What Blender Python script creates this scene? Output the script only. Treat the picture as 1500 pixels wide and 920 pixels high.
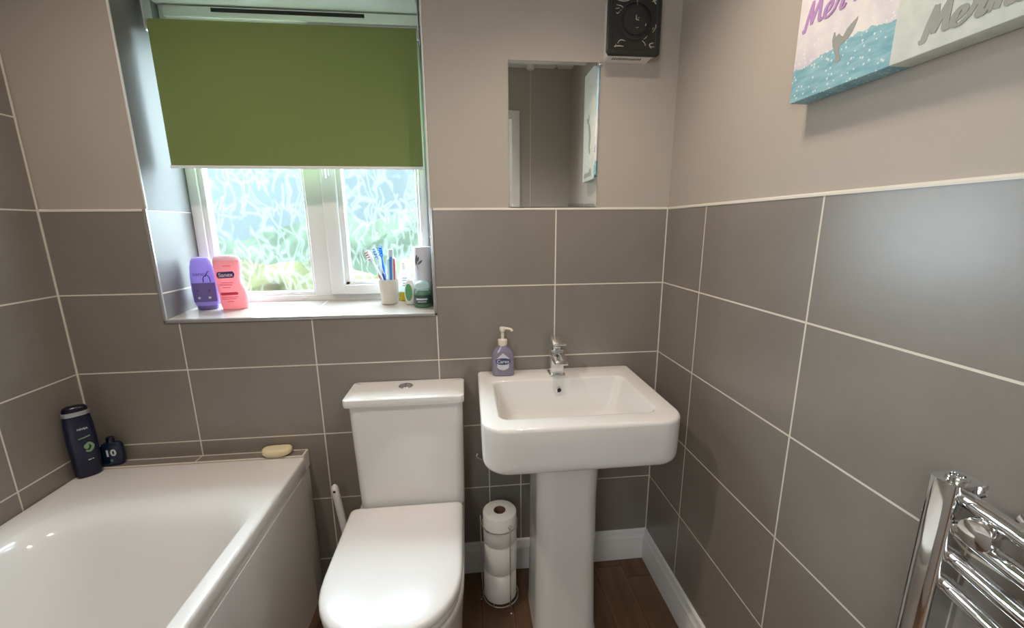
import bpy, bmesh, math, random
from math import pi, sin, cos, radians
from mathutils import Vector, Matrix

for o in list(bpy.data.objects):
    bpy.data.objects.remove(o)
scene = bpy.context.scene
COL = scene.collection

# ---------------------------------------------------------------- camera
cam_data = bpy.data.cameras.new('camera')
cam = bpy.data.objects.new('camera', cam_data)
COL.objects.link(cam)
YAW, PITCH, ROLL = -0.10443, -0.21660, 0.00818
RW = Matrix.Rotation(YAW, 3, 'Z') @ Matrix.Rotation(PITCH, 3, 'X') @ Matrix.Rotation(ROLL, 3, 'Y')
ex, ey, ez = RW.col[0], RW.col[1], RW.col[2]
M3 = Matrix((ex, ez, -ey)).transposed()
cam.matrix_world = Matrix.Translation((-0.6752, -1.3935, 1.3013)) @ M3.to_4x4()
cam_data.sensor_width = 36.0
cam_data.lens = 615.2 / 1500.0 * 36.0
cam_data.shift_y = 7.08 / 1500.0
cam_data.clip_start = 0.01
scene.camera = cam

# ---------------------------------------------------------------- exposure, world, lights
vs = scene.view_settings
vs.view_transform = 'Standard'
vs.look = 'None'
vs.gamma = 1.0
vs.use_curve_mapping = False
vs.exposure = 0.4

world = bpy.data.worlds.new('overcast_sky')
scene.world = world
world.use_nodes = True
bg = world.node_tree.nodes['Background']
bg.inputs['Color'].default_value = (0.78, 0.88, 1.0, 1)
bg.inputs['Strength'].default_value = 24.0

portal = bpy.data.lights.new('window_portal', 'AREA')
portal.shape = 'RECTANGLE'
portal.size, portal.size_y = 0.80, 0.50
portal.cycles.is_portal = True
po = bpy.data.objects.new('window_portal', portal)
po.location = (-1.20, 0.30, 1.27)
po.rotation_euler = (radians(-90), 0, 0)      # faces into the room (-y)
COL.objects.link(po)

LAMP_POWER = 6.5
ADDED_DOWN_POWER = 27.0
LAMP_COL = (1.0, 0.83, 0.66)
HALL_FILL_POWER = 27.0

# ---------------------------------------------------------------- dimensions (metres)
W = 1.9085            # room width, right wall at x = 0, back wall tile face at y = 0
TT = 1.357            # top of the tiling
TH, TW = 0.25, 0.4009
CEIL = 2.25
REAR = -1.43

# ---------------------------------------------------------------- materials
def principled(name, col, rough=0.5, metal=0.0, spec=0.5, trans=0.0, ior=1.5, coat=0.0, emis=None, estr=0.0):
    m = bpy.data.materials.new(name)
    m.use_nodes = True
    b = m.node_tree.nodes['Principled BSDF']
    b.inputs['Base Color'].default_value = (*col, 1)
    b.inputs['Roughness'].default_value = rough
    b.inputs['Metallic'].default_value = metal
    b.inputs['Specular IOR Level'].default_value = spec
    b.inputs['Transmission Weight'].default_value = trans
    b.inputs['IOR'].default_value = ior
    b.inputs['Coat Weight'].default_value = coat
    if emis:
        b.inputs['Emission Color'].default_value = (*emis, 1)
        b.inputs['Emission Strength'].default_value = estr
    return m

def translucent(m, f, col):
    nt = m.node_tree
    b = nt.nodes['Principled BSDF']
    t = nt.nodes.new('ShaderNodeBsdfTranslucent'); t.inputs[0].default_value = (*col, 1)
    x = nt.nodes.new('ShaderNodeMixShader'); x.inputs[0].default_value = f
    nt.links.new(b.outputs[0], x.inputs[1]); nt.links.new(t.outputs[0], x.inputs[2])
    nt.links.new(x.outputs[0], nt.nodes['Material Output'].inputs[0])
    return m

def srgb(r, g, b):
    f = lambda c: (c / 255 / 12.92) if c / 255 <= 0.04045 else ((c / 255 + 0.055) / 1.055) ** 2.4
    return (f(r), f(g), f(b))

class NT:
    """small node helper"""
    def __init__(self, m):
        self.nt = m.node_tree
        self.bsdf = self.nt.nodes.get('Principled BSDF')
    def n(self, t, **k):
        nd = self.nt.nodes.new(t)
        for a, v in k.items():
            setattr(nd, a, v)
        return nd
    def link(self, a, b):
        self.nt.links.new(a, b)
    def put(self, sock, v):
        if hasattr(v, 'is_output') or isinstance(v, bpy.types.NodeSocket):
            self.link(v, sock)
        else:
            sock.default_value = v
    def math(self, op, a, b=0.0, c=None, clamp=False):
        nd = self.n('ShaderNodeMath', operation=op, use_clamp=clamp)
        self.put(nd.inputs[0], a)
        self.put(nd.inputs[1], b)
        if c is not None:
            self.put(nd.inputs[2], c)
        return nd.outputs[0]
    def mix(self, f, a, b):
        nd = self.n('ShaderNodeMix', data_type='RGBA')
        self.put(nd.inputs['Factor'], f)
        self.put(nd.inputs[6], (*a, 1) if isinstance(a, tuple) else a)
        self.put(nd.inputs[7], (*b, 1) if isinstance(b, tuple) else b)
        return nd.outputs[2]
    def pos(self):
        g = self.n('ShaderNodeNewGeometry')
        s = self.n('ShaderNodeSeparateXYZ')
        self.link(g.outputs['Position'], s.inputs[0])
        return g.outputs['Position'], s.outputs
    def noise(self, vec, scale, detail=2.0, rough=0.5, dim='3D'):
        nd = self.n('ShaderNodeTexNoise', noise_dimensions=dim)
        if vec is not None:
            self.link(vec, nd.inputs['Vector'])
        nd.inputs['Scale'].default_value = scale
        nd.inputs['Detail'].default_value = detail
        nd.inputs['Roughness'].default_value = rough
        return nd.outputs[0]
    def line(self, v, off, period, half):
        """1 on a repeating line at off + k*period"""
        t = self.math('SUBTRACT', v, off)
        t = self.math('DIVIDE', t, period)
        t = self.math('FRACT', self.math('ADD', t, 100.5))
        t = self.math('ABSOLUTE', self.math('SUBTRACT', t, 0.5))
        return self.math('LESS_THAN', t, half / period)

def tile_material(name, axis, off, extra=None, col=srgb(122, 113, 104)):
    m = principled(name, col, 0.36, spec=0.8)
    k = NT(m)
    p, s = k.pos()
    hz = k.line(s[2], TT, TH, 0.0021)
    g = hz
    if axis is not None:
        vx = k.line(s[axis], off, TW, 0.0021)
        g = k.math('MAXIMUM', hz, vx)
    if extra:
        for xv, zmax in extra:
            a = k.math('LESS_THAN', k.math('ABSOLUTE', k.math('SUBTRACT', s[0], xv)), 0.0019)
            b = k.math('LESS_THAN', s[2], zmax)
            g = k.math('MAXIMUM', g, k.math('MULTIPLY', a, b))
    n1 = k.noise(p, 5.0, 6.0, 0.62)
    n2 = k.noise(p, 60.0, 3.0, 0.6)
    f = k.math('ADD', k.math('MULTIPLY', n1, 0.8), k.math('MULTIPLY', n2, 0.2))
    f = k.math('MULTIPLY_ADD', f, 1.6, -0.3, clamp=True)
    c1 = tuple(v * 0.86 for v in col)
    c2 = tuple(v * 1.14 for v in col)
    tile = k.mix(f, c1, c2)
    full = k.mix(g, tile, srgb(222, 214, 202))
    k.link(full, k.bsdf.inputs['Base Color'])
    r = k.math('MULTIPLY_ADD', n1, 0.14, 0.27)
    r = k.math('MAXIMUM', r, k.math('MULTIPLY', g, 0.8))
    k.link(r, k.bsdf.inputs['Roughness'])
    bp = k.n('ShaderNodeBump')
    bp.inputs['Strength'].default_value = 0.5
    bp.inputs['Distance'].default_value = 0.001
    k.link(k.math('MULTIPLY_ADD', n2, 0.08, k.math('SUBTRACT', 1.0, g)), bp.inputs['Height'])
    k.link(bp.outputs[0], k.bsdf.inputs['Normal'])
    return m

def paint_material(name, col, rough=0.6):
    m = principled(name, col, rough, spec=0.3)
    k = NT(m)
    p, s = k.pos()
    n = k.noise(p, 3.0, 4.0)
    k.link(k.mix(n, tuple(v * 0.96 for v in col), tuple(v * 1.04 for v in col)), k.bsdf.inputs['Base Color'])
    bp = k.n('ShaderNodeBump')
    bp.inputs['Strength'].default_value = 0.12
    bp.inputs['Distance'].default_value = 0.002
    k.link(k.noise(p, 140.0, 3.0), bp.inputs['Height'])
    k.link(bp.outputs[0], k.bsdf.inputs['Normal'])
    return m

def plain(name, col, rough=0.4, var=0.04, scale=8.0, **kw):
    """principled with a faint procedural variation"""
    m = principled(name, col, rough, **kw)
    k = NT(m)
    tc = k.n('ShaderNodeTexCoord')
    n = k.noise(tc.outputs['Object'], scale, 3.0)
    k.link(k.mix(n, tuple(v * (1 - var) for v in col), tuple(min(1, v * (1 + var)) for v in col)), k.bsdf.inputs['Base Color'])
    return m

TILE_COL = srgb(132, 125, 118)
M_tile_back = tile_material('tile_back', 0, -0.7822, [(-0.618, 0.607), (-0.501, 0.607)], TILE_COL)
M_tile_right = tile_material('tile_right', 1, -0.2350, None, TILE_COL)
M_tile_left = tile_material('tile_left', 1, -0.2432, None, TILE_COL)
M_tile_dimmed = tile_material('tile_dimmed', None, 0, None, srgb(108, 106, 104))  # wall tile with a darker tone to offset strong daylight on the reveal
M_paint = paint_material('taupe_paint', srgb(178, 170, 161))
M_white_paint = paint_material('white_paint', srgb(226, 228, 226))
M_paint_dimmed = paint_material('wall_paint_dimmed', srgb(120, 120, 120))  # wall paint toned down in colour against the bright window light
M_ceiling = paint_material('ceiling_paint', srgb(235, 233, 228), 0.8)
M_grout = plain('grout', srgb(222, 214, 202), 0.7)
M_trim = plain('trim_strip', srgb(214, 210, 202), 0.35)
M_trim_metal = plain('trim_metal', srgb(190, 190, 190), 0.3, metal=0.7)
M_ceramic = plain('white_ceramic', (0.80, 0.79, 0.775), 0.07, 0.01, 2.0, coat=0.3)
M_acrylic = plain('white_acrylic', (0.78, 0.765, 0.75), 0.10, 0.01, 2.0)
M_seat = plain('seat_plastic', (0.80, 0.79, 0.785), 0.24, 0.01, 2.0)
M_panel = plain('panel_plastic', (0.72, 0.71, 0.69), 0.07, 0.015, 2.0)
M_upvc = plain('white_upvc', (0.84, 0.85, 0.86), 0.25, 0.01, 2.0)
M_gloss_white = plain('gloss_white', (0.80, 0.79, 0.77), 0.3, 0.01, 2.0)
M_chrome = plain('chrome', (0.82, 0.83, 0.84), 0.06, 0.02, 3.0, metal=1.0)
M_dark = plain('dark_gap', (0.012, 0.012, 0.012), 0.6)
M_black_plastic = plain('black_plastic', srgb(44, 42, 40), 0.32, 0.1, 20)
M_scratch = plain('scratch_pale', srgb(186, 178, 160), 0.6)
M_mirror = plain('mirror_silver', (0.88, 0.90, 0.89), 0.01, 0.0, 1.0, metal=1.0)
M_paper = plain('tissue_paper', (0.82, 0.80, 0.76), 0.9, 0.04, 60)
M_card = plain('cardboard_core', srgb(120, 88, 66), 0.9)
M_cream = plain('cream_soap', srgb(228, 214, 178), 0.45)

# floor: vinyl planks
M_floor = principled('wood_plank_vinyl', srgb(96, 70, 50), 0.38)
k = NT(M_floor)
p, s = k.pos()
wd, ln = 0.11, 0.62
row = k.math('FLOOR', k.math('DIVIDE', s[0], wd))
wn = k.n('ShaderNodeTexWhiteNoise', noise_dimensions='1D')
k.link(row, wn.inputs['W'])
ysh = k.math('ADD', s[1], k.math('MULTIPLY', wn.outputs[0], ln))
col_i = k.math('FLOOR', k.math('DIVIDE', ysh, ln))
wn2 = k.n('ShaderNodeTexWhiteNoise', noise_dimensions='2D')
cmb = k.n('ShaderNodeCombineXYZ')
k.link(row, cmb.inputs[0]); k.link(col_i, cmb.inputs[1])
k.link(cmb.outputs[0], wn2.inputs['Vector'])
cv = k.n('ShaderNodeCombineXYZ')
k.link(k.math('MULTIPLY', s[0], 26.0), cv.inputs[0])
k.link(k.math('MULTIPLY', s[1], 3.2), cv.inputs[1])
k.link(k.math('MULTIPLY', wn2.outputs[0], 30.0), cv.inputs[2])
gr = k.noise(cv.outputs[0], 1.0, 6.0, 0.65)
gr2 = k.noise(cv.outputs[0], 0.4, 2.0)
v = k.math('ADD', k.math('MULTIPLY', gr, 0.55), k.math('ADD', k.math('MULTIPLY', gr2, 0.25), k.math('MULTIPLY', wn2.outputs[0], 0.25)))
rmp = k.n('ShaderNodeValToRGB')
rmp.color_ramp.elements[0].position = 0.25
rmp.color_ramp.elements[0].color = (*srgb(62, 42, 30), 1)
rmp.color_ramp.elements[1].position = 0.8
rmp.color_ramp.elements[1].color = (*srgb(146, 110, 82), 1)
k.link(v, rmp.inputs[0])
gap = k.math('MAXIMUM', k.line(s[0], 0.0, wd, 0.0008), k.line(ysh, 0.0, ln, 0.0008))
k.link(k.mix(gap, rmp.outputs[0], srgb(40, 28, 20)), k.bsdf.inputs['Base Color'])

# blind fabric: thin woven cloth that lets some daylight through
M_blind = bpy.data.materials.new('green_blind_fabric')
M_blind.use_nodes = True
k = NT(M_blind)
tc = k.n('ShaderNodeTexCoord')
nz = k.noise(tc.outputs['Object'], 300.0, 2.0)
bc = k.mix(nz, srgb(124, 140, 88), srgb(132, 148, 94))
k.link(bc, k.bsdf.inputs['Base Color'])
k.bsdf.inputs['Roughness'].default_value = 0.85
k.bsdf.inputs['Specular IOR Level'].default_value = 0.1
tr = k.n('ShaderNodeBsdfTranslucent')
tr.inputs[0].default_value = (*srgb(120, 135, 66), 1)
ms = k.n('ShaderNodeMixShader')
ms.inputs[0].default_value = 0.07
k.link(k.bsdf.outputs[0], ms.inputs[1]); k.link(tr.outputs[0], ms.inputs[2])
tw = k.n('ShaderNodeBsdfTransparent'); tw.inputs[0].default_value = (*srgb(190, 190, 90), 1)   # open weave
ms3 = k.n('ShaderNodeMixShader'); ms3.inputs[0].default_value = 0.02
k.link(ms.outputs[0], ms3.inputs[1]); k.link(tw.outputs[0], ms3.inputs[2])
k.link(ms3.outputs[0], k.nt.nodes['Material Output'].inputs[0])

# obscure glass: clear sheet with raised leaf outlines that scatter the daylight
M_glass = bpy.data.materials.new('leaf_pattern_glass')
M_glass.use_nodes = True
k = NT(M_glass)
p, s = k.pos()
ds = k.n('ShaderNodeTexNoise'); ds.inputs['Scale'].default_value = 9.0; ds.inputs['Detail'].default_value = 1.0
k.link(p, ds.inputs['Vector'])
vm = k.n('ShaderNodeVectorMath', operation='SUBTRACT'); k.link(ds.outputs['Color'], vm.inputs[0]); vm.inputs[1].default_value = (.5, .5, .5)
vsx = k.n('ShaderNodeVectorMath', operation='SCALE'); k.link(vm.outputs[0], vsx.inputs[0]); vsx.inputs['Scale'].default_value = 0.10
va = k.n('ShaderNodeVectorMath', operation='ADD'); k.link(p, va.inputs[0]); k.link(vsx.outputs[0], va.inputs[1])
masks = []
for ang, sc, st, wdt in ((35, 17, 2.3, 0.055), (-48, 15, 2.6, 0.05), (82, 19, 2.0, 0.04)):
    mp = k.n('ShaderNodeMapping'); mp.inputs['Rotation'].default_value = (0, radians(ang), 0)
    mp.inputs['Scale'].default_value = (sc * st, 1.0, sc)
    mp.inputs['Location'].default_value = (ang * 0.1, 0, sc)
    k.link(va.outputs[0], mp.inputs[0])
    sx = k.n('ShaderNodeSeparateXYZ'); k.link(mp.outputs[0], sx.inputs[0])
    cx = k.n('ShaderNodeCombineXYZ'); k.link(sx.outputs[0], cx.inputs[0]); k.link(sx.outputs[2], cx.inputs[1])
    vo = k.n('ShaderNodeTexVoronoi', voronoi_dimensions='2D', feature='DISTANCE_TO_EDGE')
    vo.inputs['Scale'].default_value = 0.62
    k.link(cx.outputs[0], vo.inputs['Vector'])
    mk = k.math('SUBTRACT', 1.0, k.math('DIVIDE', vo.outputs['Distance'], wdt * 2.4), clamp=True)
    brk = k.math('GREATER_THAN', k.noise(p, 14.0 + ang * 0.05, 1.0), 0.47)
    masks.append(k.math('MULTIPLY', mk, brk))
line = k.math('MAXIMUM', masks[0], k.math('MAXIMUM', masks[1], masks[2]))
fac = k.math('MULTIPLY_ADD', line, 0.028, 0.004, clamp=True)
tpn = k.n('ShaderNodeBsdfTransparent'); tpn.inputs[0].default_value = (0.90, 0.95, 0.94, 1)
trl = k.n('ShaderNodeBsdfTranslucent'); trl.inputs[0].default_value = (0.86, 0.93, 0.93, 1)
ms = k.n('ShaderNodeMixShader'); k.link(fac, ms.inputs[0]); k.link(tpn.outputs[0], ms.inputs[1]); k.link(trl.outputs[0], ms.inputs[2])
gl = k.n('ShaderNodeBsdfGlossy'); gl.inputs['Roughness'].default_value = 0.08
bp = k.n('ShaderNodeBump'); bp.inputs['Strength'].default_value = 0.6; bp.inputs['Distance'].default_value = 0.002
k.link(line, bp.inputs['Height']); k.link(bp.outputs[0], gl.inputs['Normal'])
lw = k.n('ShaderNodeFresnel'); lw.inputs[0].default_value = 1.45
ms2 = k.n('ShaderNodeMixShader'); gb = k.n('ShaderNodeNewGeometry'); k.link(k.math('MULTIPLY', lw.outputs[0], k.math('SUBTRACT', 1.0, gb.outputs['Backfacing'])), ms2.inputs[0]); k.link(ms.outputs[0], ms2.inputs[1]); k.link(gl.outputs[0], ms2.inputs[2])
k.link(ms2.outputs[0], k.nt.nodes['Material Output'].inputs[0])

# ---------------------------------------------------------------- mesh helpers
BASE = {}

def obj(name, bm, mat, parent=None, angle=35.0, kind=None, smooth=True):
    """link a bmesh (world coordinates) as one mesh object, under parent if given"""
    off = BASE.get(parent.name, Vector((0, 0, 0))) if parent else Vector((0, 0, 0))
    bmesh.ops.recalc_face_normals(bm, faces=bm.faces)
    me = bpy.data.meshes.new(name)
    bmesh.ops.translate(bm, verts=bm.verts, vec=-off)
    bm.to_mesh(me)
    bm.free()
    for mm in (mat if isinstance(mat, (list, tuple)) else [mat]):
        me.materials.append(mm)
    if smooth:
        for pl in me.polygons:
            pl.use_smooth = True
        me.set_sharp_from_angle(angle=radians(angle))
    o = bpy.data.objects.new(name, me)
    COL.objects.link(o)
    if parent:
        o.parent = parent
        BASE[o.name] = off
    if kind:
        o['kind'] = kind
    return o

def tag(o, label, cat, group=None):
    o['label'] = label
    o['category'] = cat
    if group:
        o['group'] = group
    return o

def thing(name, label, cat, loc, group=None):
    o = bpy.data.objects.new(name, None)
    o.empty_display_size = 0.05
    COL.objects.link(o)
    o.location = loc
    BASE[o.name] = Vector(loc)
    return tag(o, label, cat, group)

def struct(name, loc=(0, 0, 0)):
    o = bpy.data.objects.new(name, None)
    COL.objects.link(o)
    o.location = loc
    BASE[o.name] = Vector(loc)
    o['kind'] = 'structure'
    return o

def box(bm, x0, x1, y0, y1, z0, z1, bev=0.0, seg=3, mi=0):
    vs_ = [bm.verts.new((x, y, z)) for x in (x0, x1) for y in (y0, y1) for z in (z0, z1)]
    idx = [(0, 1, 3, 2), (4, 6, 7, 5), (0, 4, 5, 1), (2, 3, 7, 6), (0, 2, 6, 4), (1, 5, 7, 3)]
    fs = [bm.faces.new([vs_[i] for i in f]) for f in idx]
    for f in fs:
        f.material_index = mi
    if bev > 0:
        es = list({e for f in fs for e in f.edges})
        bmesh.ops.recalc_face_normals(bm, faces=fs)
        bmesh.ops.bevel(bm, geom=es, offset=bev, segments=seg, profile=0.5, affect='EDGES', clamp_overlap=True)
    return fs

def nb():
    return bmesh.new()

def B(x0, x1, y0, y1, z0, z1, bev=0.0, seg=3):
    bm = nb(); box(bm, x0, x1, y0, y1, z0, z1, bev, seg); return bm

def loft(bm, rings, cap0=True, cap1=True, closed=True, mi=0):
    vr = [[bm.verts.new(p) for p in r] for r in rings]
    n = len(vr[0])
    for a, b in zip(vr[:-1], vr[1:]):
        for i in range(n if closed else n - 1):
            j = (i + 1) % n
            f = bm.faces.new((a[i], a[j], b[j], b[i])); f.material_index = mi
    if cap0:
        f = bm.faces.new(list(reversed(vr[0]))); f.material_index = mi
    if cap1:
        f = bm.faces.new(vr[-1]); f.material_index = mi
    return bm

def ell(cx, cy, z, rx, ry, n=32, e=2.0, yaw=0.0):
    out = []
    for i in range(n):
        t = 2 * pi * i / n
        c, s_ = cos(t), sin(t)
        x = rx * math.copysign(abs(c) ** (2 / e), c)
        y = ry * math.copysign(abs(s_) ** (2 / e), s_)
        out.append((cx + x * cos(yaw) - y * sin(yaw), cy + x * sin(yaw) + y * cos(yaw), z))
    return out

def rrect(x0, x1, y0, y1, z, rbl, rbr, rfr, rfl, n=8):
    """b = back (y1), f = front (y0); counter-clockwise from the front right"""
    out = []
    for cx, cy, r, a0 in ((x1 - rfr, y0 + rfr, rfr, -90), (x1 - rbr, y1 - rbr, rbr, 0), (x0 + rbl, y1 - rbl, rbl, 90), (x0 + rfl, y0 + rfl, rfl, 180)):
        for i in range(n + 1):
            a = radians(a0 + 90 * i / n)
            out.append((cx + r * cos(a), cy + r * sin(a), z))
    return out

def lathe(bm, prof, cx, cy, n=32, cap0=True, cap1=True, mi=0):
    return loft(bm, [ell(cx, cy, z, r, r, n) for r, z in prof], cap0, cap1, mi=mi)

def tube(bm, pts, r, n=10, caps=True, mi=0):
    pts = [Vector(p) for p in pts]
    rs = r if isinstance(r, (list, tuple)) else [r] * len(pts)
    rings = []
    up = None
    for i, p_ in enumerate(pts):
        t = (pts[min(i + 1, len(pts) - 1)] - pts[max(i - 1, 0)]).normalized()
        if up is None:
            up = Vector((0, 0, 1)) if abs(t.z) < 0.9 else Vector((1, 0, 0))
        u = (up - t * up.dot(t)).normalized()
        up = u
        w = t.cross(u)
        rings.append([p_ + (u * cos(2 * pi * j / n) + w * sin(2 * pi * j / n)) * rs[i] for j in range(n)])
    return loft(bm, rings, caps, caps, mi=mi)

def ring_tube(bm, cx, cy, z, R, r, n=40, m=8):
    vr = []
    for i in range(n):
        a = 2 * pi * i / n
        vr.append([bm.verts.new((cx + (R + r * cos(2 * pi * j / m)) * cos(a), cy + (R + r * cos(2 * pi * j / m)) * sin(a), z + r * sin(2 * pi * j / m))) for j in range(m)])
    for i in range(n):
        a, b = vr[i], vr[(i + 1) % n]
        for j in range(m):
            q = (j + 1) % m
            bm.faces.new((a[j], b[j], b[q], a[q]))
    return bm

def smoothpts(pts, sub=6):
    P = [Vector(p) for p in pts]
    out = []
    for i in range(len(P) - 1):
        p0, p1, p2, p3 = P[max(i - 1, 0)], P[i], P[i + 1], P[min(i + 2, len(P) - 1)]
        for q in range(sub):
            t = q / sub
            out.append(0.5 * ((2 * p1) + (p2 - p0) * t + (2 * p0 - 5 * p1 + 4 * p2 - p3) * t * t + (3 * p1 - p0 - 3 * p2 + p3) * t ** 3))
    out.append(P[-1])
    return out

def ribbon(bm, pts2, wfun, place, th=0.0006):
    """brush stroke: 2-D polyline with a width, raised th above a surface; place(u, v, d) -> xyz"""
    n = len(pts2)
    L, R = [], []
    for i, p_ in enumerate(pts2):
        t = pts2[min(i + 1, n - 1)] - pts2[max(i - 1, 0)]
        if t.length < 1e-9:
            t = Vector((1, 0))
        t.normalize()
        nrm = Vector((-t.y, t.x))
        w = wfun(i / (n - 1), t)
        L.append(p_ + nrm * w); R.append(p_ - nrm * w)
    rings = []
    for l, r in zip(L, R):
        h_ = th * (1 + 0.5 * len(rings) / n)
        rings.append([place(l.x, l.y, 0), place(l.x, l.y, h_), place(r.x, r.y, h_), place(r.x, r.y, 0)])
    loft(bm, rings)

def poly_prism(bm, pts2, place, d0=0.0, d1=0.0006):
    a = [bm.verts.new(place(u, v, d0)) for u, v in pts2]
    b = [bm.verts.new(place(u, v, d1)) for u, v in pts2]
    bm.faces.new(a); bm.faces.new(list(reversed(b)))
    for i in range(len(a)):
        j = (i + 1) % len(a)
        bm.faces.new((a[i], b[i], b[j], a[j]))

def text_bm(body, size, place, th=0.0005, shear=0.0, spacing=1.0, bold=0.0):
    cu = bpy.data.curves.new('lettering', 'FONT')
    cu.body = body; cu.size = size; cu.align_x = 'CENTER'; cu.align_y = 'CENTER'
    cu.shear = shear; cu.space_character = spacing; cu.offset = bold
    cu.extrude = th / 2; cu.resolution_u = 4
    o = bpy.data.objects.new('lettering', cu)
    COL.objects.link(o)
    dg = bpy.context.evaluated_depsgraph_get()
    me = bpy.data.meshes.new_from_object(o.evaluated_get(dg))
    bpy.data.objects.remove(o); bpy.data.curves.remove(cu)
    bm = nb(); bm.from_mesh(me); bpy.data.meshes.remove(me)
    for v_ in bm.verts:
        v_.co = Vector(place(v_.co.x, v_.co.y, v_.co.z + th / 2))
    return bm

def facing(cx, cy, cz, yaw, front):
    """local frame on the front of an upright thing: u to the right, v up, d outwards"""
    def f(u, v, d):
        x, y = u, -(front + d)
        return (cx + x * cos(yaw) - y * sin(yaw), cy + x * sin(yaw) + y * cos(yaw), cz + v)
    return f

# ================================================================= SETTING
# floor and ceiling
obj('floor', B(-W - 0.1, 0.1, REAR - 1.3, 0.1, -0.05, 0.0), M_floor, kind='structure')
obj('ceiling', B(-W - 0.1, 0.1, REAR - 1.3, 0.4, CEIL, CEIL + 0.05), M_ceiling, kind='structure')

# window opening in the back wall
WX0, WX1 = -1.618, -0.789
SZ, SZB = 1.024, 1.040        # the tiled sill slopes a little
SOF = 1.990
DEP = 0.30
bm = nb()
P_ = 0.005                    # the paint sits a little behind the tile face
# tiled lower part : below the sill, left and right of the opening
box(bm, -W - 0.1, WX0, 0.0, DEP, 0, TT, mi=0)
box(bm, WX1, 0.1, 0.0, DEP, 0, TT, mi=0)
box(bm, WX0, WX1, 0.0, DEP, 0, SZ - 0.012, mi=0)
# painted part
box(bm, -W - 0.1, WX0, P_, DEP, TT, CEIL, mi=1)
box(bm, WX1, 0.1, P_, DEP, TT, CEIL, mi=1)
box(bm, WX0, WX1, P_, DEP, SOF, CEIL, mi=1)
for f in bm.faces:
    c = f.calc_center_median()
    n_ = f.normal
    f.normal_update()
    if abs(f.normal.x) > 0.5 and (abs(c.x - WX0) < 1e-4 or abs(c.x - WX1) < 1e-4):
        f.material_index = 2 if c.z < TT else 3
    if abs(f.normal.z) > 0.5 and abs(c.z - SOF) < 1e-4:
        f.material_index = 4  # soffit whitened to make up for the little light it gets
obj('wall_back', bm, [M_tile_back, M_paint, M_tile_dimmed, M_paint_dimmed, M_white_paint], kind='structure', smooth=False)

bm = nb()
box(bm, 0.0, 0.12, REAR - 0.1, 0.0, 0, TT, mi=0)
box(bm, 0.005, 0.12, REAR - 0.1, P_, TT, CEIL, mi=1)
obj('wall_right', bm, [M_tile_right, M_paint], kind='structure', smooth=False)
obj('wall_left', B(-W - 0.12, -W, REAR - 0.1, 0.006, 0, CEIL), M_tile_left, kind='structure', smooth=False)

# rear wall with the doorway the photographer stands in, and the hallway behind
DX0, DX1, DZ = -1.10, -0.375, 1.985
bm = nb()
box(bm, -W - 0.1, DX0, REAR - 0.1, REAR, 0, CEIL)
box(bm, DX1, 0.1, REAR - 0.1, REAR, 0, CEIL)
box(bm, DX0, DX1, REAR - 0.1, REAR, DZ, CEIL)
obj('wall_rear', bm, M_paint, kind='structure', smooth=False)
bm = nb()
box(bm, -W - 0.1, 0.1, REAR - 1.3, REAR - 1.2, 0, CEIL)
box(bm, -W - 0.1, -W, REAR - 1.2, REAR - 0.1, 0, CEIL)
box(bm, 0.0, 0.1, REAR - 1.2, REAR - 0.1, 0, CEIL)
obj('wall_hallway', bm, M_paint, kind='structure', smooth=False)
bm = nb()
box(bm, DX1, DX1 + 0.052, REAR, REAR + 0.016, 0, DZ + 0.02, 0.003)
box(bm, DX0 - 0.052, DX0, REAR, REAR + 0.016, 0, DZ + 0.02, 0.003)
box(bm, DX0 - 0.002, DX1 + 0.002, REAR, REAR + 0.0155, DZ - 0.032, DZ + 0.02, 0.003)
obj('trim_1', bm, M_gloss_white, kind='structure')

# skirting boards with a moulded top
def skirting(name, pts, flip):
    prof = [(0, 0), (0.016, 0), (0.016, 0.082), (0.0145, 0.088), (0.0145, 0.093), (0.0125, 0.097), (0.009, 0.105), (0.0085, 0.112), (0.007, 0.119), (0.003, 0.124), (0, 0.125)]
    bm = nb()
    rings = []
    for (x, y), (dx, dy) in pts:
        rings.append([(x + dx * a, y + dy * a, z) for a, z in prof])
    loft(bm, rings)
    return obj(name, bm, M_gloss_white, kind='structure', angle=25)
skirting('baseboard_back', [((-1.03, 0.0), (0, -1)), ((0, 0), (-1, -1))], False)
skirting('baseboard_right', [((0, 0), (-1, -1)), ((0, REAR), (-1, 0))], True)

# tile edge strips : along the top of the tiling, down the room corners, around the opening
def quad_strip_x(bm, x0, x1, z, r=0.006, n=5):
    rings = []
    for x in (x0, x1):
        rings.append([(x, P_ + 0.001, z - 0.004)] + [(x, -0.0015, z - 0.004)] + [(x, P_ + 0.001 - (r + 0.0015) * cos(radians(90 * i / n)), z - 0.001 + r * 0.8 * sin(radians(90 * i / n))) for i in range(n + 1)])
    loft(bm, rings)
bm = nb()
quad_strip_x(bm, -W, WX0 - 0.0105, TT); quad_strip_x(bm, WX1 + 0.0105, 0.0, TT)
obj('trim_2', bm, M_trim, kind='structure')
bm = nb()
rings = []
for y in (0.0, REAR):
    rings.append([(P_ + 0.001, y, TT - 0.004), (-0.0015, y, TT - 0.004)] + [(P_ + 0.001 - 0.0075 * cos(radians(18 * i)), y, TT - 0.001 + 0.005 * sin(radians(18 * i))) for i in range(6)])
loft(bm, rings)
obj('trim_3', bm, M_trim, kind='structure')
obj('trim_4', B(-0.0028, 0.0, -0.0028, 0.0, 0.125, TT), M_grout, kind='structure')
obj('trim_5', B(-W, -W + 0.0035, -0.0035, 0.0, 0.555, CEIL), M_grout, kind='structure')
bm = nb()                     # chrome-look edging of the opening
box(bm, WX0 - 0.0095, WX0 + 0.001, -0.0035, 0.004, SZ - 0.011, TT + 0.004, 0.002)
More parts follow.
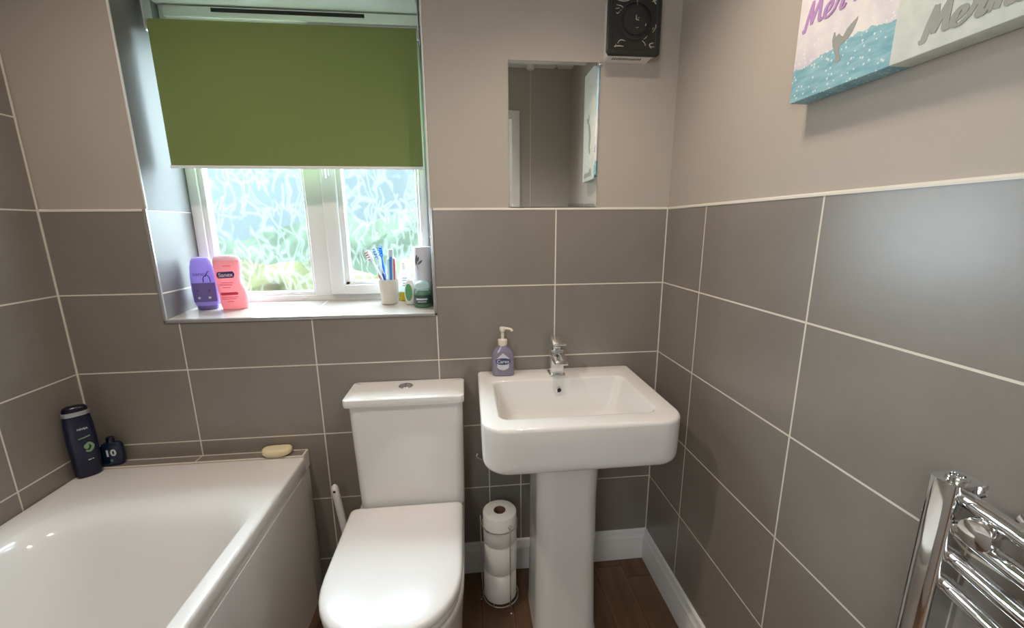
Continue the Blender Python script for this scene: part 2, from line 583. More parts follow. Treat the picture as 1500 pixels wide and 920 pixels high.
box(bm, WX1 - 0.001, WX1 + 0.0095, -0.0035, 0.004, SZ - 0.011, TT + 0.004, 0.002)
box(bm, WX0 - 0.0095, WX1 + 0.0095, -0.0035, 0.004, SZ - 0.012, SZ - 0.001, 0.002)
obj('trim_6', bm, M_trim_metal, kind='structure')
bm = nb()
box(bm, WX0 - 0.004, WX0 + 0.001, 0.002, 0.008, TT + 0.004, CEIL, 0.0015)
box(bm, WX1 - 0.001, WX1 + 0.004, 0.002, 0.008, TT + 0.004, CEIL, 0.0015)
obj('trim_7', bm, M_white_paint, kind='structure')

# ---------------------------------------------------------------- window
win = struct('window_1', (-1.2, 0.22, SZ))
# sloping tiled sill
M_sill = plain('sill_tile_lightened', srgb(170, 164, 156), 0.16, 0.06, 12)  # wall tile made paler to stand for the window reflected in it
kk = NT(M_sill)
p, s = kk.pos()
g = kk.math('LESS_THAN', kk.math('ABSOLUTE', kk.math('SUBTRACT', s[0], -1.1925)), 0.002)
src = kk.bsdf.inputs['Base Color'].links[0].from_socket
kk.link(kk.mix(g, src, srgb(225, 220, 212)), kk.bsdf.inputs['Base Color'])
bm = nb()
loft(bm, [[(x, 0.0, SZ - 0.011), (x, 0.29, SZ - 0.011), (x, 0.29, SZB + 0.005), (x, 0.0, SZ)] for x in (WX0, WX1)])
obj('window_sill', bm, M_sill, win, smooth=False)
FY = 0.212                    # front of the outer frame
bm = nb()
box(bm, WX0, WX0 + 0.034, FY, FY + 0.07, 1.036, SOF, 0.003)
box(bm, WX1 - 0.030, WX1, FY, FY + 0.07, 1.036, SOF, 0.003)
box(bm, WX0 + 0.03, WX1 - 0.026, FY + 0.0002, FY + 0.07, 1.036, 1.060, 0.002)
box(bm, WX0 + 0.03, WX1 - 0.026, FY + 0.0002, FY + 0.07, SOF - 0.085, SOF, 0.003)
obj('window_frame', bm, M_upvc, win)
obj('mullion', B(-1.236, -1.174, FY - 0.001, FY + 0.07, 1.055, SOF - 0.04, 0.004), M_upvc, win)
bm = nb()                     # glazing bead of the fixed light
for a in ((WX0 + 0.033, WX0 + 0.052, 1.059, SOF - 0.044), (-1.245, -1.235, 1.059, SOF - 0.044)):
    box(bm, a[0], a[1], FY + 0.006, FY + 0.04, a[2], a[3], 0.004)
box(bm, WX0 + 0.034, -1.236, FY + 0.006, FY + 0.04, 1.059, 1.073, 0.004)
box(bm, WX0 + 0.034, -1.236, FY + 0.006, FY + 0.04, SOF - 0.104, SOF - 0.084, 0.004)
obj('glazing_bead', bm, M_upvc, win)
obj('pane', B(-1.568, -1.238, FY + 0.024, FY + 0.028, 1.068, SOF - 0.05), M_glass, win, smooth=False)
bm = nb()                     # opening sash on the right
SX0, SX1 = -1.176, -0.812
box(bm, SX0, SX0 + 0.052, FY - 0.014, FY + 0.05, 1.060, SOF - 0.043, 0.006)
box(bm, SX1 - 0.030, SX1, FY - 0.014, FY + 0.05, 1.060, SOF - 0.043, 0.006)
box(bm, SX0 + 0.046, SX1 - 0.024, FY - 0.0138, FY + 0.05, 1.0602, 1.096, 0.003)
box(bm, SX0 + 0.046, SX1 - 0.024, FY - 0.0138, FY + 0.05, SOF - 0.100, SOF - 0.043, 0.006)
sash = obj('sash', bm, M_upvc, win)
bm = nb()
for a in ((SX0 + 0.050, SX0 + 0.070, 1.094, SOF - 0.084), (SX1 - 0.040, SX1 - 0.029, 1.094, SOF - 0.084)):
    box(bm, a[0], a[1], FY - 0.004, FY + 0.03, a[2], a[3], 0.004)
box(bm, SX0 + 0.051, SX1 - 0.03, FY - 0.004, FY + 0.03, 1.094, 1.110, 0.004)
box(bm, SX0 + 0.051, SX1 - 0.03, FY - 0.004, FY + 0.03, SOF - 0.112, SOF - 0.099, 0.004)
obj('glazing_bead', bm, M_upvc, sash)
obj('pane', B(-1.112, -0.846, FY + 0.012, FY + 0.016, 1.102, SOF - 0.09), M_glass, sash, smooth=False)
bm = nb()
box(bm, -1.160, -1.142, FY - 0.024, FY - 0.013, 1.475, 1.60, 0.004)
tube(bm, [(-1.151, FY - 0.02, 1.54), (-1.151, FY - 0.045, 1.535), (-1.151, FY - 0.047, 1.50), (-1.151, FY - 0.040, 1.468)], [0.008, 0.008, 0.007, 0.006])
obj('window_handle', bm, M_upvc, sash)
bm = nb()
box(bm, -1.60, -0.80, FY - 0.012, FY + 0.002, SOF - 0.036, SOF - 0.004, 0.004)
vent = obj('trickle_vent', bm, M_upvc, win)
obj('vent_slot', B(-1.455, -0.985, FY - 0.0135, FY - 0.011, SOF - 0.020, SOF - 0.009), M_dark, vent, smooth=False)

# ---------------------------------------------------------------- bath : tub, panel, tiled ledge behind it
BZ = 0.553
bm = nb()
box(bm, -W + 0.001, -1.243, -0.046, 0.0, BZ - 0.06, BZ + 0.001, 0.0015, 1)
M_ledge = principled('ledge_tile', TILE_COL, 0.3)
kk = NT(M_ledge)
p, s = kk.pos()
a = kk.math('LESS_THAN', kk.math('ABSOLUTE', kk.math('ADD', s[1], 0.0035)), 0.0035)
b = kk.math('LESS_THAN', s[1], -0.042)
c = kk.line(s[0], -1.584, 0.4009, 0.002)
d = kk.math('GREATER_THAN', s[0], -1.249)
gg = kk.math('MAXIMUM', kk.math('MAXIMUM', a, b), kk.math('MAXIMUM', c, d))
kk.link(kk.mix(gg, TILE_COL, srgb(222, 214, 202)), kk.bsdf.inputs['Base Color'])
obj('trim_8', bm, M_ledge, kind='structure')

tub_t = thing('bathtub', 'white acrylic bathtub along the left wall with a white side panel', 'bathtub', (-1.57, -0.73, 0))
X0, X1, Y1, Y0 = -W + 0.002, -1.238, -0.048, REAR + 0.004
rings = []
def R_(x0, x1, y0, y1, z, r, rb=None):
    rb = r if rb is None else rb
    return rrect(x0, x1, y0, y1, z, rb, rb, r, r, 10)
rings.append(R_(X0 + .004, X1 - .004, Y0 + .004, Y1 - .0, BZ - 0.058, 0.004))
rings.append(R_(X0, X1, Y0, Y1, BZ - 0.054, 0.004))
rings.append(R_(X0, X1, Y0, Y1, BZ - 0.010, 0.005))
rings.append(R_(X0 + .001, X1 - .001, Y0 + .001, Y1 - .001, BZ - 0.005, 0.006))
rings.append(R_(X0 + .004, X1 - .004, Y0 + .004, Y1 - .004, BZ - 0.001, 0.008))
rings.append(R_(X0 + .009, X1 - .008, Y0 + .008, Y1 - .008, BZ, 0.012))
for ins, yb, z, r in ((0.000, -0.225, BZ - 0.0003, 0.125), (0.004, -0.24, BZ - 0.0022, 0.127), (0.010, -0.258, BZ - 0.007, 0.13), (0.016, -0.275, BZ - 0.015, 0.132), (0.021, -0.292, BZ - 0.028, 0.134),
                      (0.026, -0.312, BZ - 0.050, 0.135), (0.036, -0.358, BZ - 0.11, 0.138), (0.050, -0.425, BZ - 0.20, 0.14), (0.062, -0.485, BZ - 0.28, 0.14), (0.075, -0.53, BZ - 0.335, 0.14), (0.095, -0.57, BZ - 0.368, 0.13), (0.125, -0.62, BZ - 0.383, 0.12), (0.16, -0.67, BZ - 0.388, 0.09)):
    rings.append(R_(-1.828 + ins, -1.270 - ins * 0.9, Y0 + 0.10 + ins * 1.5, yb, z, r))
bm = nb(); loft(bm, rings, cap0=False)
obj('tub', bm, M_acrylic, tub_t, angle=50)
# side panel: flat board; step near its end added to imitate a reflected strip
bm = nb()
PZ = BZ - 0.056
prof_out = [(0.0, 0.0)]
box(bm, -1.262, -1.2455, Y0, -0.002, 0.0, PZ, 0.004)
panel = obj('side_panel', bm, M_panel, tub_t)
bm = nb()
def step_face(x, i):
    return [(x, Y0 + 0.002, 0.004), (x, -0.080 - i, 0.004), (x, -0.080 - i, PZ - 0.001), (x, Y0 + 0.002, PZ - 0.001)]
loft(bm, [step_face(-1.247, 0.0), step_face(-1.2385, 0.004), step_face(-1.2365, 0.012)])
obj('reflection_step', bm, M_panel, panel)

# ---------------------------------------------------------------- wash basin on its pedestal
basin = thing('wash_basin', 'white ceramic wash basin on a tall pedestal in the right corner', 'sink', (-0.385, -0.22, 0))
BX0, BX1, BY0, BY1, RZ = -0.651, -0.116, -0.447, -0.002, 0.811
def ro(i, z, rb=0.012, rf=0.07):
    return rrect(BX0 + i, BX1 - i, BY0 + i, BY1 - min(i, 0.01), z, max(rb - i * .3, .004), max(rb - i * .3, .004), max(rf - i * .7, 0.02), max(rf - i * .7, 0.02), 10)
rings = []
# from the underside, up the apron, over the rim, down into the bowl
rings.append(rrect(-0.52, -0.25, -0.33, -0.01, 0.655, .01, .01, .06, .06, 10))
for i_, z_ in ((0.055, 0.668), (0.030, 0.673), (0.016, 0.6775), (0.008, 0.683), (0.003, 0.690), (0.0005, 0.699), (0.0, 0.71), (-0.001, 0.76), (-0.0012, 0.800), (-0.0005, 0.8045), (0.0015, 0.8080), (0.0045, 0.8103), (0.0075, RZ)):
    rings.append(ro(i_, z_))
def ri(i, z, r, b=0.0):
    return rrect(-0.606 + i, -0.172 - i, -0.388 + i, -0.106 - i * 0.5 - b, z, r, r, r + 0.006, r + 0.006, 10)
rings.append(ri(-0.004, RZ, 0.026)); rings.append(ri(0.0, RZ - 0.001, 0.026)); rings.append(ri(0.0025, RZ - 0.0035, 0.026)); rings.append(ri(0.004, RZ - 0.008, 0.026))
rings.append(ri(0.016, 0.765, 0.026)); rings.append(ri(0.028, 0.725, 0.028)); rings.append(ri(0.036, 0.708, 0.03)); rings.append(ri(0.048, 0.699, 0.035)); rings.append(ri(0.07, 0.694, 0.04)); rings.append(ri(0.11, 0.690, 0.02))
bm = nb(); loft(bm, rings)
obj('bowl', bm, M_ceramic, basin, angle=38)
rings = []
for z, dx, yf in ((0.0, 0.008, -0.325), (0.03, 0.004, -0.320), (0.25, 0.0, -0.312), (0.5, -0.001, -0.312), (0.60, 0.001, -0.316), (0.664, 0.006, -0.324)):
    rings.append(rrect(-0.487 - dx, -0.297 + dx, yf, -0.115, z, 0.02, 0.02, 0.052, 0.052, 8))
bm = nb(); loft(bm, rings)
obj('pedestal', bm, M_ceramic, basin, angle=60)
# overflow and waste
def disc_y(bm, cx, y, cz, prof, n=28):
    rings = [[(cx + r * cos(2 * pi * i / n), y + d, cz + r * sin(2 * pi * i / n)) for i in range(n)] for r, d in prof]
    loft(bm, rings)
bm = nb(); disc_y(bm, -0.388, -0.118, 0.775, [(0.0095, 0.008), (0.0095, -0.002), (0.0088, -0.0032), (0.0070, -0.0034), (0.0064, -0.0015)])
ov = obj('overflow_ring', bm, M_chrome, basin)
bm = nb(); disc_y(bm, -0.388, -0.1192, 0.775, [(0.0062, 0.004), (0.0062, -0.0012)])
obj('overflow_hole', bm, M_dark, ov)
bm = nb(); lathe(bm, [(0.030, 0.684), (0.032, 0.692), (0.031, 0.695), (0.024, 0.6965), (0.022, 0.700), (0.019, 0.7025), (0.004, 0.7035)], -0.386, -0.255)
obj('waste_plug', bm, M_chrome, basin)
# mixer tap
TX = -0.3865
bm = nb()
box(bm, TX - 0.0265, TX + 0.0265, -0.088, -0.035, RZ - 0.002, RZ + 0.006, 0.0015)
box(bm, TX - 0.0215, TX + 0.0215, -0.082, -0.040, RZ + 0.004, 0.9005, 0.003)
tap = obj('mixer_tap', bm, M_chrome, basin)
def slab(bm, x0, x1, pts, bev=0.003):
    """side profile pts (y, z) extruded in x"""
    a = [bm.verts.new((x0, y, z)) for y, z in pts]
    b = [bm.verts.new((x1, y, z)) for y, z in pts]
    fs = [bm.faces.new(a), bm.faces.new(list(reversed(b)))]
    for i in range(len(a)):
        j = (i + 1) % len(a)
        fs.append(bm.faces.new((a[i], b[i], b[j], a[j])))
    bmesh.ops.recalc_face_normals(bm, faces=fs)
    es = list({e for f in fs for e in f.edges})
    bmesh.ops.bevel(bm, geom=es, offset=bev, segments=2, profile=0.5, affect='EDGES')
bm = nb()
slab(bm, TX - 0.0205, TX + 0.0205, [(-0.05, 0.9035), (-0.148, 0.877), (-0.148, 0.868), (-0.075, 0.868), (-0.05, 0.875)], 0.0015)
obj('spout', bm, M_chrome, tap)
bm = nb()
box(bm, TX - 0.012, TX + 0.012, -0.074, -0.048, 0.898, 0.918, 0.002)
slab(bm, TX - 0.0215, TX + 0.0215, [(-0.036, 0.912), (-0.036, 0.942), (-0.048, 0.944), (-0.112, 0.930), (-0.112, 0.9235), (-0.06, 0.918)], 0.002)
obj('tap_lever', bm, M_chrome, tap)

# ---------------------------------------------------------------- toilet
toilet = thing('toilet', 'white close-coupled toilet with its lid closed between bath and basin', 'toilet', (-0.885, -0.3, 0))
bm = nb()
loft(bm, [rrect(-1.044, -0.708, -0.150, -0.006, 0.398, .02, .02, .028, .028), rrect(-1.046, -0.707, -0.151, -0.006, 0.45, .02, .02, .028, .028), rrect(-1.056, -0.703, -0.153, -0.006, 0.765, .02, .02, .028, .028)])
cist = obj('cistern', bm, M_ceramic, toilet)
bm = nb()
loft(bm, [rrect(-1.063, -0.702, -0.153, -0.003, 0.7615, .01, .01, .014, .014), rrect(-1.068, -0.6985, -0.158, -0.002, 0.764, .012, .012, .018, .018), rrect(-1.069, -0.698, -0.159, -0.002, 0.768, .012, .012, .018, .018),
          rrect(-1.069, -0.698, -0.159, -0.002, 0.782, .012, .012, .018, .018), rrect(-1.0682, -0.6988, -0.158, -0.0025, 0.7865, .012, .012, .018, .018), rrect(-1.065, -0.702, -0.154, -0.005, 0.7895, .012, .012, .018, .018), rrect(-1.03, -0.74, -0.12, -0.03, 0.7915, .012, .012, .018, .018)])
lid_c = obj('cistern_lid', bm, M_ceramic, toilet)
bm = nb(); lathe(bm, [(0.0235, 0.789), (0.0235, 0.794), (0.022, 0.7955), (0.0195, 0.7958), (0.0190, 0.7945), (0.0185, 0.7945), (0.018, 0.797), (0.004, 0.7978)], -0.888, -0.066)
fb = obj('flush_button', bm, M_chrome, toilet)
obj('button_split', B(-0.8886, -0.8874, -0.083, -0.049, 0.7968, 0.7984), M_dark, fb, smooth=False)
def dshape(x0, x1, yb, yc, yf, z, rb=0.02, n=18):
    """flat back with small corners, straight sides to yc, elliptical front to yf"""
    cx, rx = (x0 + x1) / 2, (x1 - x0) / 2
    out = []
    for i in range(5):
        a = radians(90 * i / 4)
        out.append((x1 - rb + rb * cos(a), yb - rb + rb * sin(a), z))
    for i in range(5):
        a = radians(90 + 90 * i / 4)
        out.append((x0 + rb + rb * cos(a), yb - rb + rb * sin(a), z))
    for i in range(n + 1):
        a = pi + pi * i / n
        c_, s_ = cos(a), sin(a)
        e = 2.25
        out.append((cx + rx * math.copysign(abs(c_) ** (2 / e), c_), yc + (yc - yf) * math.copysign(abs(s_) ** (2 / e), s_), z))
    return out
def D(i, z, yf=-0.622, x0=-1.068, x1=-0.712, yb=-0.165):
    return dshape(x0 + i, x1 - i, yb - i, -0.43, yf + i, z, max(0.02 - i * 0.5, 0.006))
bm = nb(); loft(bm, [D(0.004, 0.4035), D(0.0005, 0.405), D(0.0, 0.409), D(0.0005, 0.418), D(0.003, 0.4235), D(0.008, 0.4268), D(0.016, 0.4284), D(0.06, 0.4305), D(0.12, 0.4312)])
obj('seat_lid', bm, M_seat, toilet, angle=60)
bm = nb(); loft(bm, [D(0.008, 0.3795), D(0.004, 0.381), D(0.003, 0.385), D(0.003, 0.398), D(0.006, 0.4025), D(0.010, 0.4035)])
obj('seat', bm, M_seat, toilet, angle=60)
bm = nb()
rings = []
for z, i, yf in ((0.0, 0.026, -0.515), (0.02, 0.022, -0.52), (0.10, 0.020, -0.525), (0.20, 0.014, -0.55), (0.28, 0.008, -0.585), (0.34, 0.004, -0.612), (0.365, 0.003, -0.620), (0.375, 0.005, -0.617), (0.379, 0.012, -0.61)):
    rings.append(dshape(-1.066 + i, -0.706 - i, -0.004, -0.40, yf, z, 0.02))
loft(bm, rings)
obj('pan', bm, M_ceramic, toilet, angle=60)

# ---------------------------------------------------------------- chrome towel rail
rail = thing('towel_radiator', 'chrome ladder towel radiator on the right wall at the lower right corner', 'radiator', (-0.07, -1.18, 0.25))
def post(yc):
    bm = nb()
    sec = []
    for i in range(7):                       # rounded front face, towards the room
        a = radians(90 + 180 * i / 6)
    pts = [(-0.046, -0.0165), (-0.046, 0.0165), (-0.084, 0.0172), (-0.0885, 0.0160), (-0.0908, 0.0130), (-0.0914, 0.006), (-0.0914, -0.006), (-0.0908, -0.0130), (-0.0885, -0.0160), (-0.084, -0.0172)]
    loft(bm, [[(x, yc + y, z) for x, y in pts] for z in (0.25, 0.986)])
    bmesh.ops.recalc_face_normals(bm, faces=bm.faces)
    return bm
for yc in (-0.982, -1.378):
    pt = obj('post', post(yc), M_chrome, rail, angle=40)
    bm = nb(); lathe(bm, [(0.0115, 0.984), (0.0115, 0.990), (0.0105, 0.9915), (0.0075, 0.9915), (0.0068, 0.987), (0.002, 0.9868)], -0.070, yc, 24)
    obj('vent_cap', bm, M_chrome, pt)
for grp in ((0.966, 0.924, 0.884, 0.843), (0.70, 0.66, 0.62, 0.58), (0.44, 0.40, 0.36, 0.32)):
    for z in grp:
        bm = nb()
        pts = []
        for i in range(17):
            t = i / 16
            pts.append((-0.068 - 0.030 * sin(pi * t), -0.995 - 0.37 * t, z))
        tube(bm, pts, 0.0108, 14)
        obj('rung', bm, M_chrome, rail)
for z in (0.945, 0.34):
    for y in (-1.028, -1.356):
        bm = nb()
        n = 24
        prof = [(0.017, -0.004), (0.017, -0.016), (0.008, -0.020), (0.008, -0.078), (0.016, -0.082), (0.0185, -0.086), (0.0185, -0.094), (0.017, -0.097), (0.004, -0.099)]
        loft(bm, [[(x, y + r * cos(2 * pi * i / n), z + r * sin(2 * pi * i / n)) for i in range(n)] for r, x in prof])
        obj('wall_bracket', bm, M_chrome, rail)

# ---------------------------------------------------------------- roller blind
blind = thing('roller_blind', 'olive green roller blind pulled halfway down over the window', 'blind', (-1.2, 0.1, 1.49))
bm = nb()
fx0, fx1 = -1.588, -0.811
pts = [(0.100, 1.4965)] + [(0.100, 1.4965 + (1.893 - 1.4965) * i / 6) for i in range(1, 7)]
for i in range(1, 9):
    a = radians(180 - 30 * i)
    pts.append((0.118 + 0.018 * cos(a), 1.893 + 0.018 * sin(a)))
outer = pts
inner = [(y + 0.0006 if i < 7 else 0.118 + (y - 0.118) * 0.96, z if i < 7 else 1.893 + (z - 1.893) * 0.96) for i, (y, z) in enumerate(pts)]
sec = outer + list(reversed(inner))
loft(bm, [[(x, y, z) for y, z in sec] for x in (fx0, fx1)])
obj('fabric', bm, M_blind, blind, angle=30)
bm = nb()
tube(bm, [(fx0 - 0.002, 0.118, 1.893), (fx1 + 0.002, 0.118, 1.893)], 0.0155, 20)
obj('roller_tube', bm, M_upvc, blind)
obj('bottom_bar', B(fx0 - 0.003, fx1 + 0.003, 0.0985, 0.1025, 1.488, 1.497, 0.001), M_upvc, blind)
for x in (fx0 - 0.006, fx1 + 0.006):
    bm = nb()
    box(bm, x - 0.002, x + 0.002, 0.098, 0.138, 1.872, SOF, 0.001)
    box(bm, x - 0.008, x + 0.008, 0.098, 0.138, SOF - 0.003, SOF, 0.001)
    obj('bracket', bm, M_trim_metal, blind)

# ---------------------------------------------------------------- mirror with bevelled edge
mir = thing('wall_mirror', 'small unframed rectangular mirror on the wall just left of the black fan', 'mirror', (-0.39, 0.0, 1.363))
bm = nb()
mx0, mx1, mz0, mz1 = -0.5345, -0.2480, 1.363, 1.791
def mr(i, y):
    return [(mx0 + i, y, mz0 + i), (mx1 - i, y, mz0 + i), (mx1 - i, y, mz1 - i), (mx0 + i, y, mz1 - i)]
loft(bm, [mr(0, 0.0048), mr(0, -0.0016), mr(0.010, -0.0020)])
obj('mirror_glass', bm, M_mirror, mir, smooth=False)
for x in (mx1 + 0.002, mx0 - 0.002):
    pass
bm = nb(); disc_y(bm, mx1 + 0.001, 0.004, mz1 - 0.002, [(0.0055, 0.001), (0.0055, -0.007), (0.004, -0.009), (0.001, -0.0095)], 16)
obj('clip', bm, M_chrome, mir)

# ---------------------------------------------------------------- extractor fan
fan = thing('extractor_fan', 'square extractor fan with scuffed black cover and white casing above mirror', 'fan', (-0.166, 0.0, 1.78))
FXA, FXB, FZA, FZB = -0.248, -0.085, 1.7935, 1.958
def rr_y(x0, x1, z0, z1, y, r, n=6):
    return [(x, y, z) for x, z, _ in rrect(x0, x1, z0, z1, 0, r, r, r, r, n)]
bm = nb()
loft(bm, [rr_y(-0.2385, -0.098, FZA, FZB, 0.0052, 0.010), rr_y(-0.2385, -0.098, FZA, FZB, -0.036, 0.010), rr_y(FXA + 0.0015, FXB - 0.008, FZA, FZB, -0.040, 0.011), rr_y(FXA + 0.0015, FXB - 0.008, FZA, FZB, -0.044, 0.011)])
hs = obj('casing', bm, M_gloss_white, fan)
for i in range(14):
    x = -0.222 + i * 0.0066
    obj('air_slot', B(x, x + 0.0032, -0.034, -0.020, FZA - 0.0006, FZA + 0.004), M_dark, hs, smooth=False)
bm = nb()
loft(bm, [rr_y(FXA + 0.003, FXB - 0.002, FZA + 0.0025, FZB + 0.001, -0.042, 0.010), rr_y(FXA, FXB + 0.001, FZA + 0.0005, FZB + 0.003, -0.045, 0.012), rr_y(FXA, FXB + 0.001, FZA + 0.0005, FZB + 0.003, -0.049, 0.012), rr_y(FXA + 0.004, FXB - 0.003, FZA + 0.0045, FZB - 0.001, -0.0525, 0.010), rr_y(FXA + 0.014, FXB - 0.013, FZA + 0.0155, FZB - 0.012, -0.0525, 0.006), rr_y(FXA + 0.016, FXB - 0.015, FZA + 0.0175, FZB - 0.014, -0.0505, 0.005)])
cover = obj('front_cover', bm, M_black_plastic, fan)
FCX, FCZ = -0.163, 1.886
bm = nb(); disc_y(bm, FCX, -0.050, FCZ, [(0.052, 0.002), (0.052, -0.003), (0.050, -0.0052), (0.0465, -0.0052), (0.0455, -0.001), (0.0455, 0.002)], 48)
obj('cover_ring', bm, M_black_plastic, cover)
bm = nb(); disc_y(bm, FCX, -0.050, FCZ, [(0.0452, 0.002), (0.0452, -0.0012), (0.0395, -0.0014)], 48)
obj('ring_gap', bm, M_dark, cover)
bm = nb(); disc_y(bm, FCX - 0.001, -0.050, FCZ, [(0.0375, 0.001), (0.0375, -0.004), (0.036, -0.0058), (0.030, -0.0064), (0.002, -0.0064)], 48)
obj('cover_disc', bm, M_black_plastic, cover)
# pale scuffs and flaking on the cover
def fan_pl(d0):
    return lambda u, v, d: (FCX + u, -(d0 + d), FCZ + v)
rnd = random.Random(4)
scuffs = [([(-0.001, 0.014), (-0.0005, 0.006), (0.0, 0.002), (0.008, 0.0005)], 0.0012, 0.0564), ([(0.0, -0.019), (0.008, -0.0185)], 0.0007, 0.0564), ([(0.004, 0.005), (0.009, 0.008)], 0.0006, 0.0564),
          ([(-0.052, -0.060), (-0.046, -0.052), (-0.038, -0.0505), (-0.030, -0.053)], 0.0009, 0.0505), ([(-0.062, -0.068), (-0.050, -0.0665), (-0.034, -0.067)], 0.0011, 0.0505),
          ([(-0.060, -0.071), (-0.056, -0.062)], 0.0007, 0.0505),
          ([(0.022, -0.050), (0.030, -0.056), (0.034, -0.064)], 0.0009, 0.0505), ([(0.026, -0.046), (0.034, -0.042), (0.040, -0.030)], 0.0007, 0.0505),
          ([(0.058, -0.055), (0.046, -0.060), (0.052, -0.070)], 0.0013, 0.0505), ([(0.046, -0.066), (0.061, -0.066)], 0.0008, 0.0505),
          ([(0.054, -0.028), (0.060, -0.018), (0.063, -0.012), (0.061, -0.006)], 0.0009, 0.0505), ([(0.052, -0.020), (0.056, -0.014)], 0.0008, 0.0505),
          ([(-0.060, 0.040), (-0.044, 0.037), (-0.040, 0.030), (-0.048, 0.026)], 0.0011, 0.0505), ([(-0.062, 0.030), (-0.050, 0.032)], 0.0008, 0.0505), ([(-0.056, 0.052), (-0.036, 0.050), (-0.020, 0.054)], 0.0011, 0.0505), ([(-0.060, 0.020), (-0.054, 0.018), (-0.050, 0.024)], 0.0009, 0.0505),
          ([(0.050, 0.058), (0.056, 0.050), (0.060, 0.046)], 0.0016, 0.0505), ([(0.048, 0.052), (0.060, 0.056)], 0.0013, 0.0505), ([(0.030, -0.008), (0.028, -0.014)], 0.0011, 0.0562), ([(0.0, 0.062), (0.0015, 0.040)], 0.0005, 0.0553)]
for pts, w, dd in scuffs:
    sp = smoothpts([Vector(q) for q in pts], 5)
    bm = nb(); ribbon(bm, sp, lambda t, tt, w=w: w * (0.55 + 0.45 * sin(pi * t) + 0.2 * rnd.random()), fan_pl(dd), 0.0005)
    obj('paint_flake', bm, M_scratch, cover, smooth=False)

# ---------------------------------------------------------------- canvas on the right wall
cv_t = thing('canvas_print', 'canvas print of blue sea and pale panel with script lettering on right wall', 'picture', (0, -0.76, 1.53))
M_canvas = principled('printed_canvas', (0.7, 0.75, 0.75), 0.75, spec=0.2)
k = NT(M_canvas)
p, s = k.pos()
u = k.math('MULTIPLY', s[1], -1.0)
n1 = k.noise(p, 14.0, 5.0, 0.6)
n2 = k.noise(p, 45.0, 4.0, 0.6)
mpn = k.n('ShaderNodeMapping'); mpn.inputs['Scale'].default_value = (1, 22, 95)
k.link(p, mpn.inputs[0])
wv = k.noise(mpn.outputs[0], 1.0, 3.0, 0.6)
sea0 = k.mix(k.math('MULTIPLY_ADD', wv, 2.2, -0.6, clamp=True), srgb(122, 178, 196), srgb(172, 212, 220))
edge = k.math('MULTIPLY_ADD', n1, 0.05, 1.570)
issea = k.math('LESS_THAN', s[2], edge)
up = k.math('MULTIPLY_ADD', n1, 2.4, -0.7, clamp=True)
sky = k.mix(up, srgb(214, 208, 226), srgb(244, 240, 236))
zmix = k.math('MULTIPLY_ADD', s[2], 9.0, -15.6, clamp=True)
sky = k.mix(zmix, sky, k.mix(up, srgb(150, 190, 214), srgb(205, 222, 232)))
left = k.mix(issea, sky, sea0)
vo = k.n('ShaderNodeTexVoronoi'); vo.inputs['Scale'].default_value = 110.0
k.link(p, vo.inputs['Vector'])
dots = k.math('LESS_THAN', vo.outputs['Distance'], 0.22)
dz = k.math('LESS_THAN', s[2], k.math('MULTIPLY_ADD', n2, 0.10, 1.575))
left = k.mix(k.math('MULTIPLY', k.math('MULTIPLY', dots, dz), 0.8), left, srgb(240, 246, 246))
right = k.mix(k.math('MULTIPLY_ADD', n2, 2.0, -0.5, clamp=True), srgb(206, 214, 208), srgb(226, 230, 224))
isr = k.math('GREATER_THAN', u, 0.7585)
k.link(k.mix(isr, left, right), k.bsdf.inputs['Base Color'])
bp = k.n('ShaderNodeBump'); bp.inputs['Strength'].default_value = 0.2; bp.inputs['Distance'].default_value = 0.001
k.link(k.noise(p, 600.0, 1.0), bp.inputs['Height']); k.link(bp.outputs[0], k.bsdf.inputs['Normal'])
CY0, CY1, CZ0, CZ1 = -0.965, -0.557, 1.532, 2.06
obj('canvas', B(-0.035, 0.004, CY0, CY1, CZ0, CZ1, 0.0025, 2), M_canvas, cv_t)
M_ink_purple = plain('purple_ink', srgb(176, 138, 190), 0.7)
M_ink_grey = plain('grey_ink', srgb(152, 156, 152), 0.7, 0.12, 40)
LET = {
 'M': (0.82, [[(-.06, .02), (.02, -.10), (.10, .45), (.20, .98)], [(.20, .98), (.24, .5), (.30, .08)], [(.30, .08), (.42, .55), (.58, .98)], [(.58, .98), (.60, .5), (.66, .06), (.80, .10)]]),
 'e': (0.44, [[(.0, .14), (.20, .24), (.30, .42), (.20, .54), (.06, .38), (.05, .12), (.18, .0), (.32, .06), (.46, .18)]]),
 'r': (0.42, [[(.0, .16), (.10, .46), (.12, .56), (.16, .44), (.30, .44), (.30, .30), (.27, .08), (.36, .02), (.44, .14)]]),
 '-': (0.30, [[(.02, .26), (.24, .30)]]),
 'm': (0.74, [[(.0, .2), (.08, .5), (.08, .0)], [(.08, .2), (.22, .52), (.30, .44), (.28, .02)], [(.28, .2), (.44, .52), (.54, .42), (.54, .1), (.62, .02), (.76, .16)]]),
 'a': (0.54, [[(.36, .44), (.22, .54), (.04, .32), (.08, .04), (.22, .06), (.38, .50), (.36, .12), (.44, .02), (.56, .16)]]),
 'i': (0.26, [[(.02, .18), (.10, .52), (.10, .10), (.16, .02), (.28, .16)], [(.13, .70), (.15, .76)]]),
}
def cpl(u, z, d):
    return (-(0.0350 + d), -u, z)
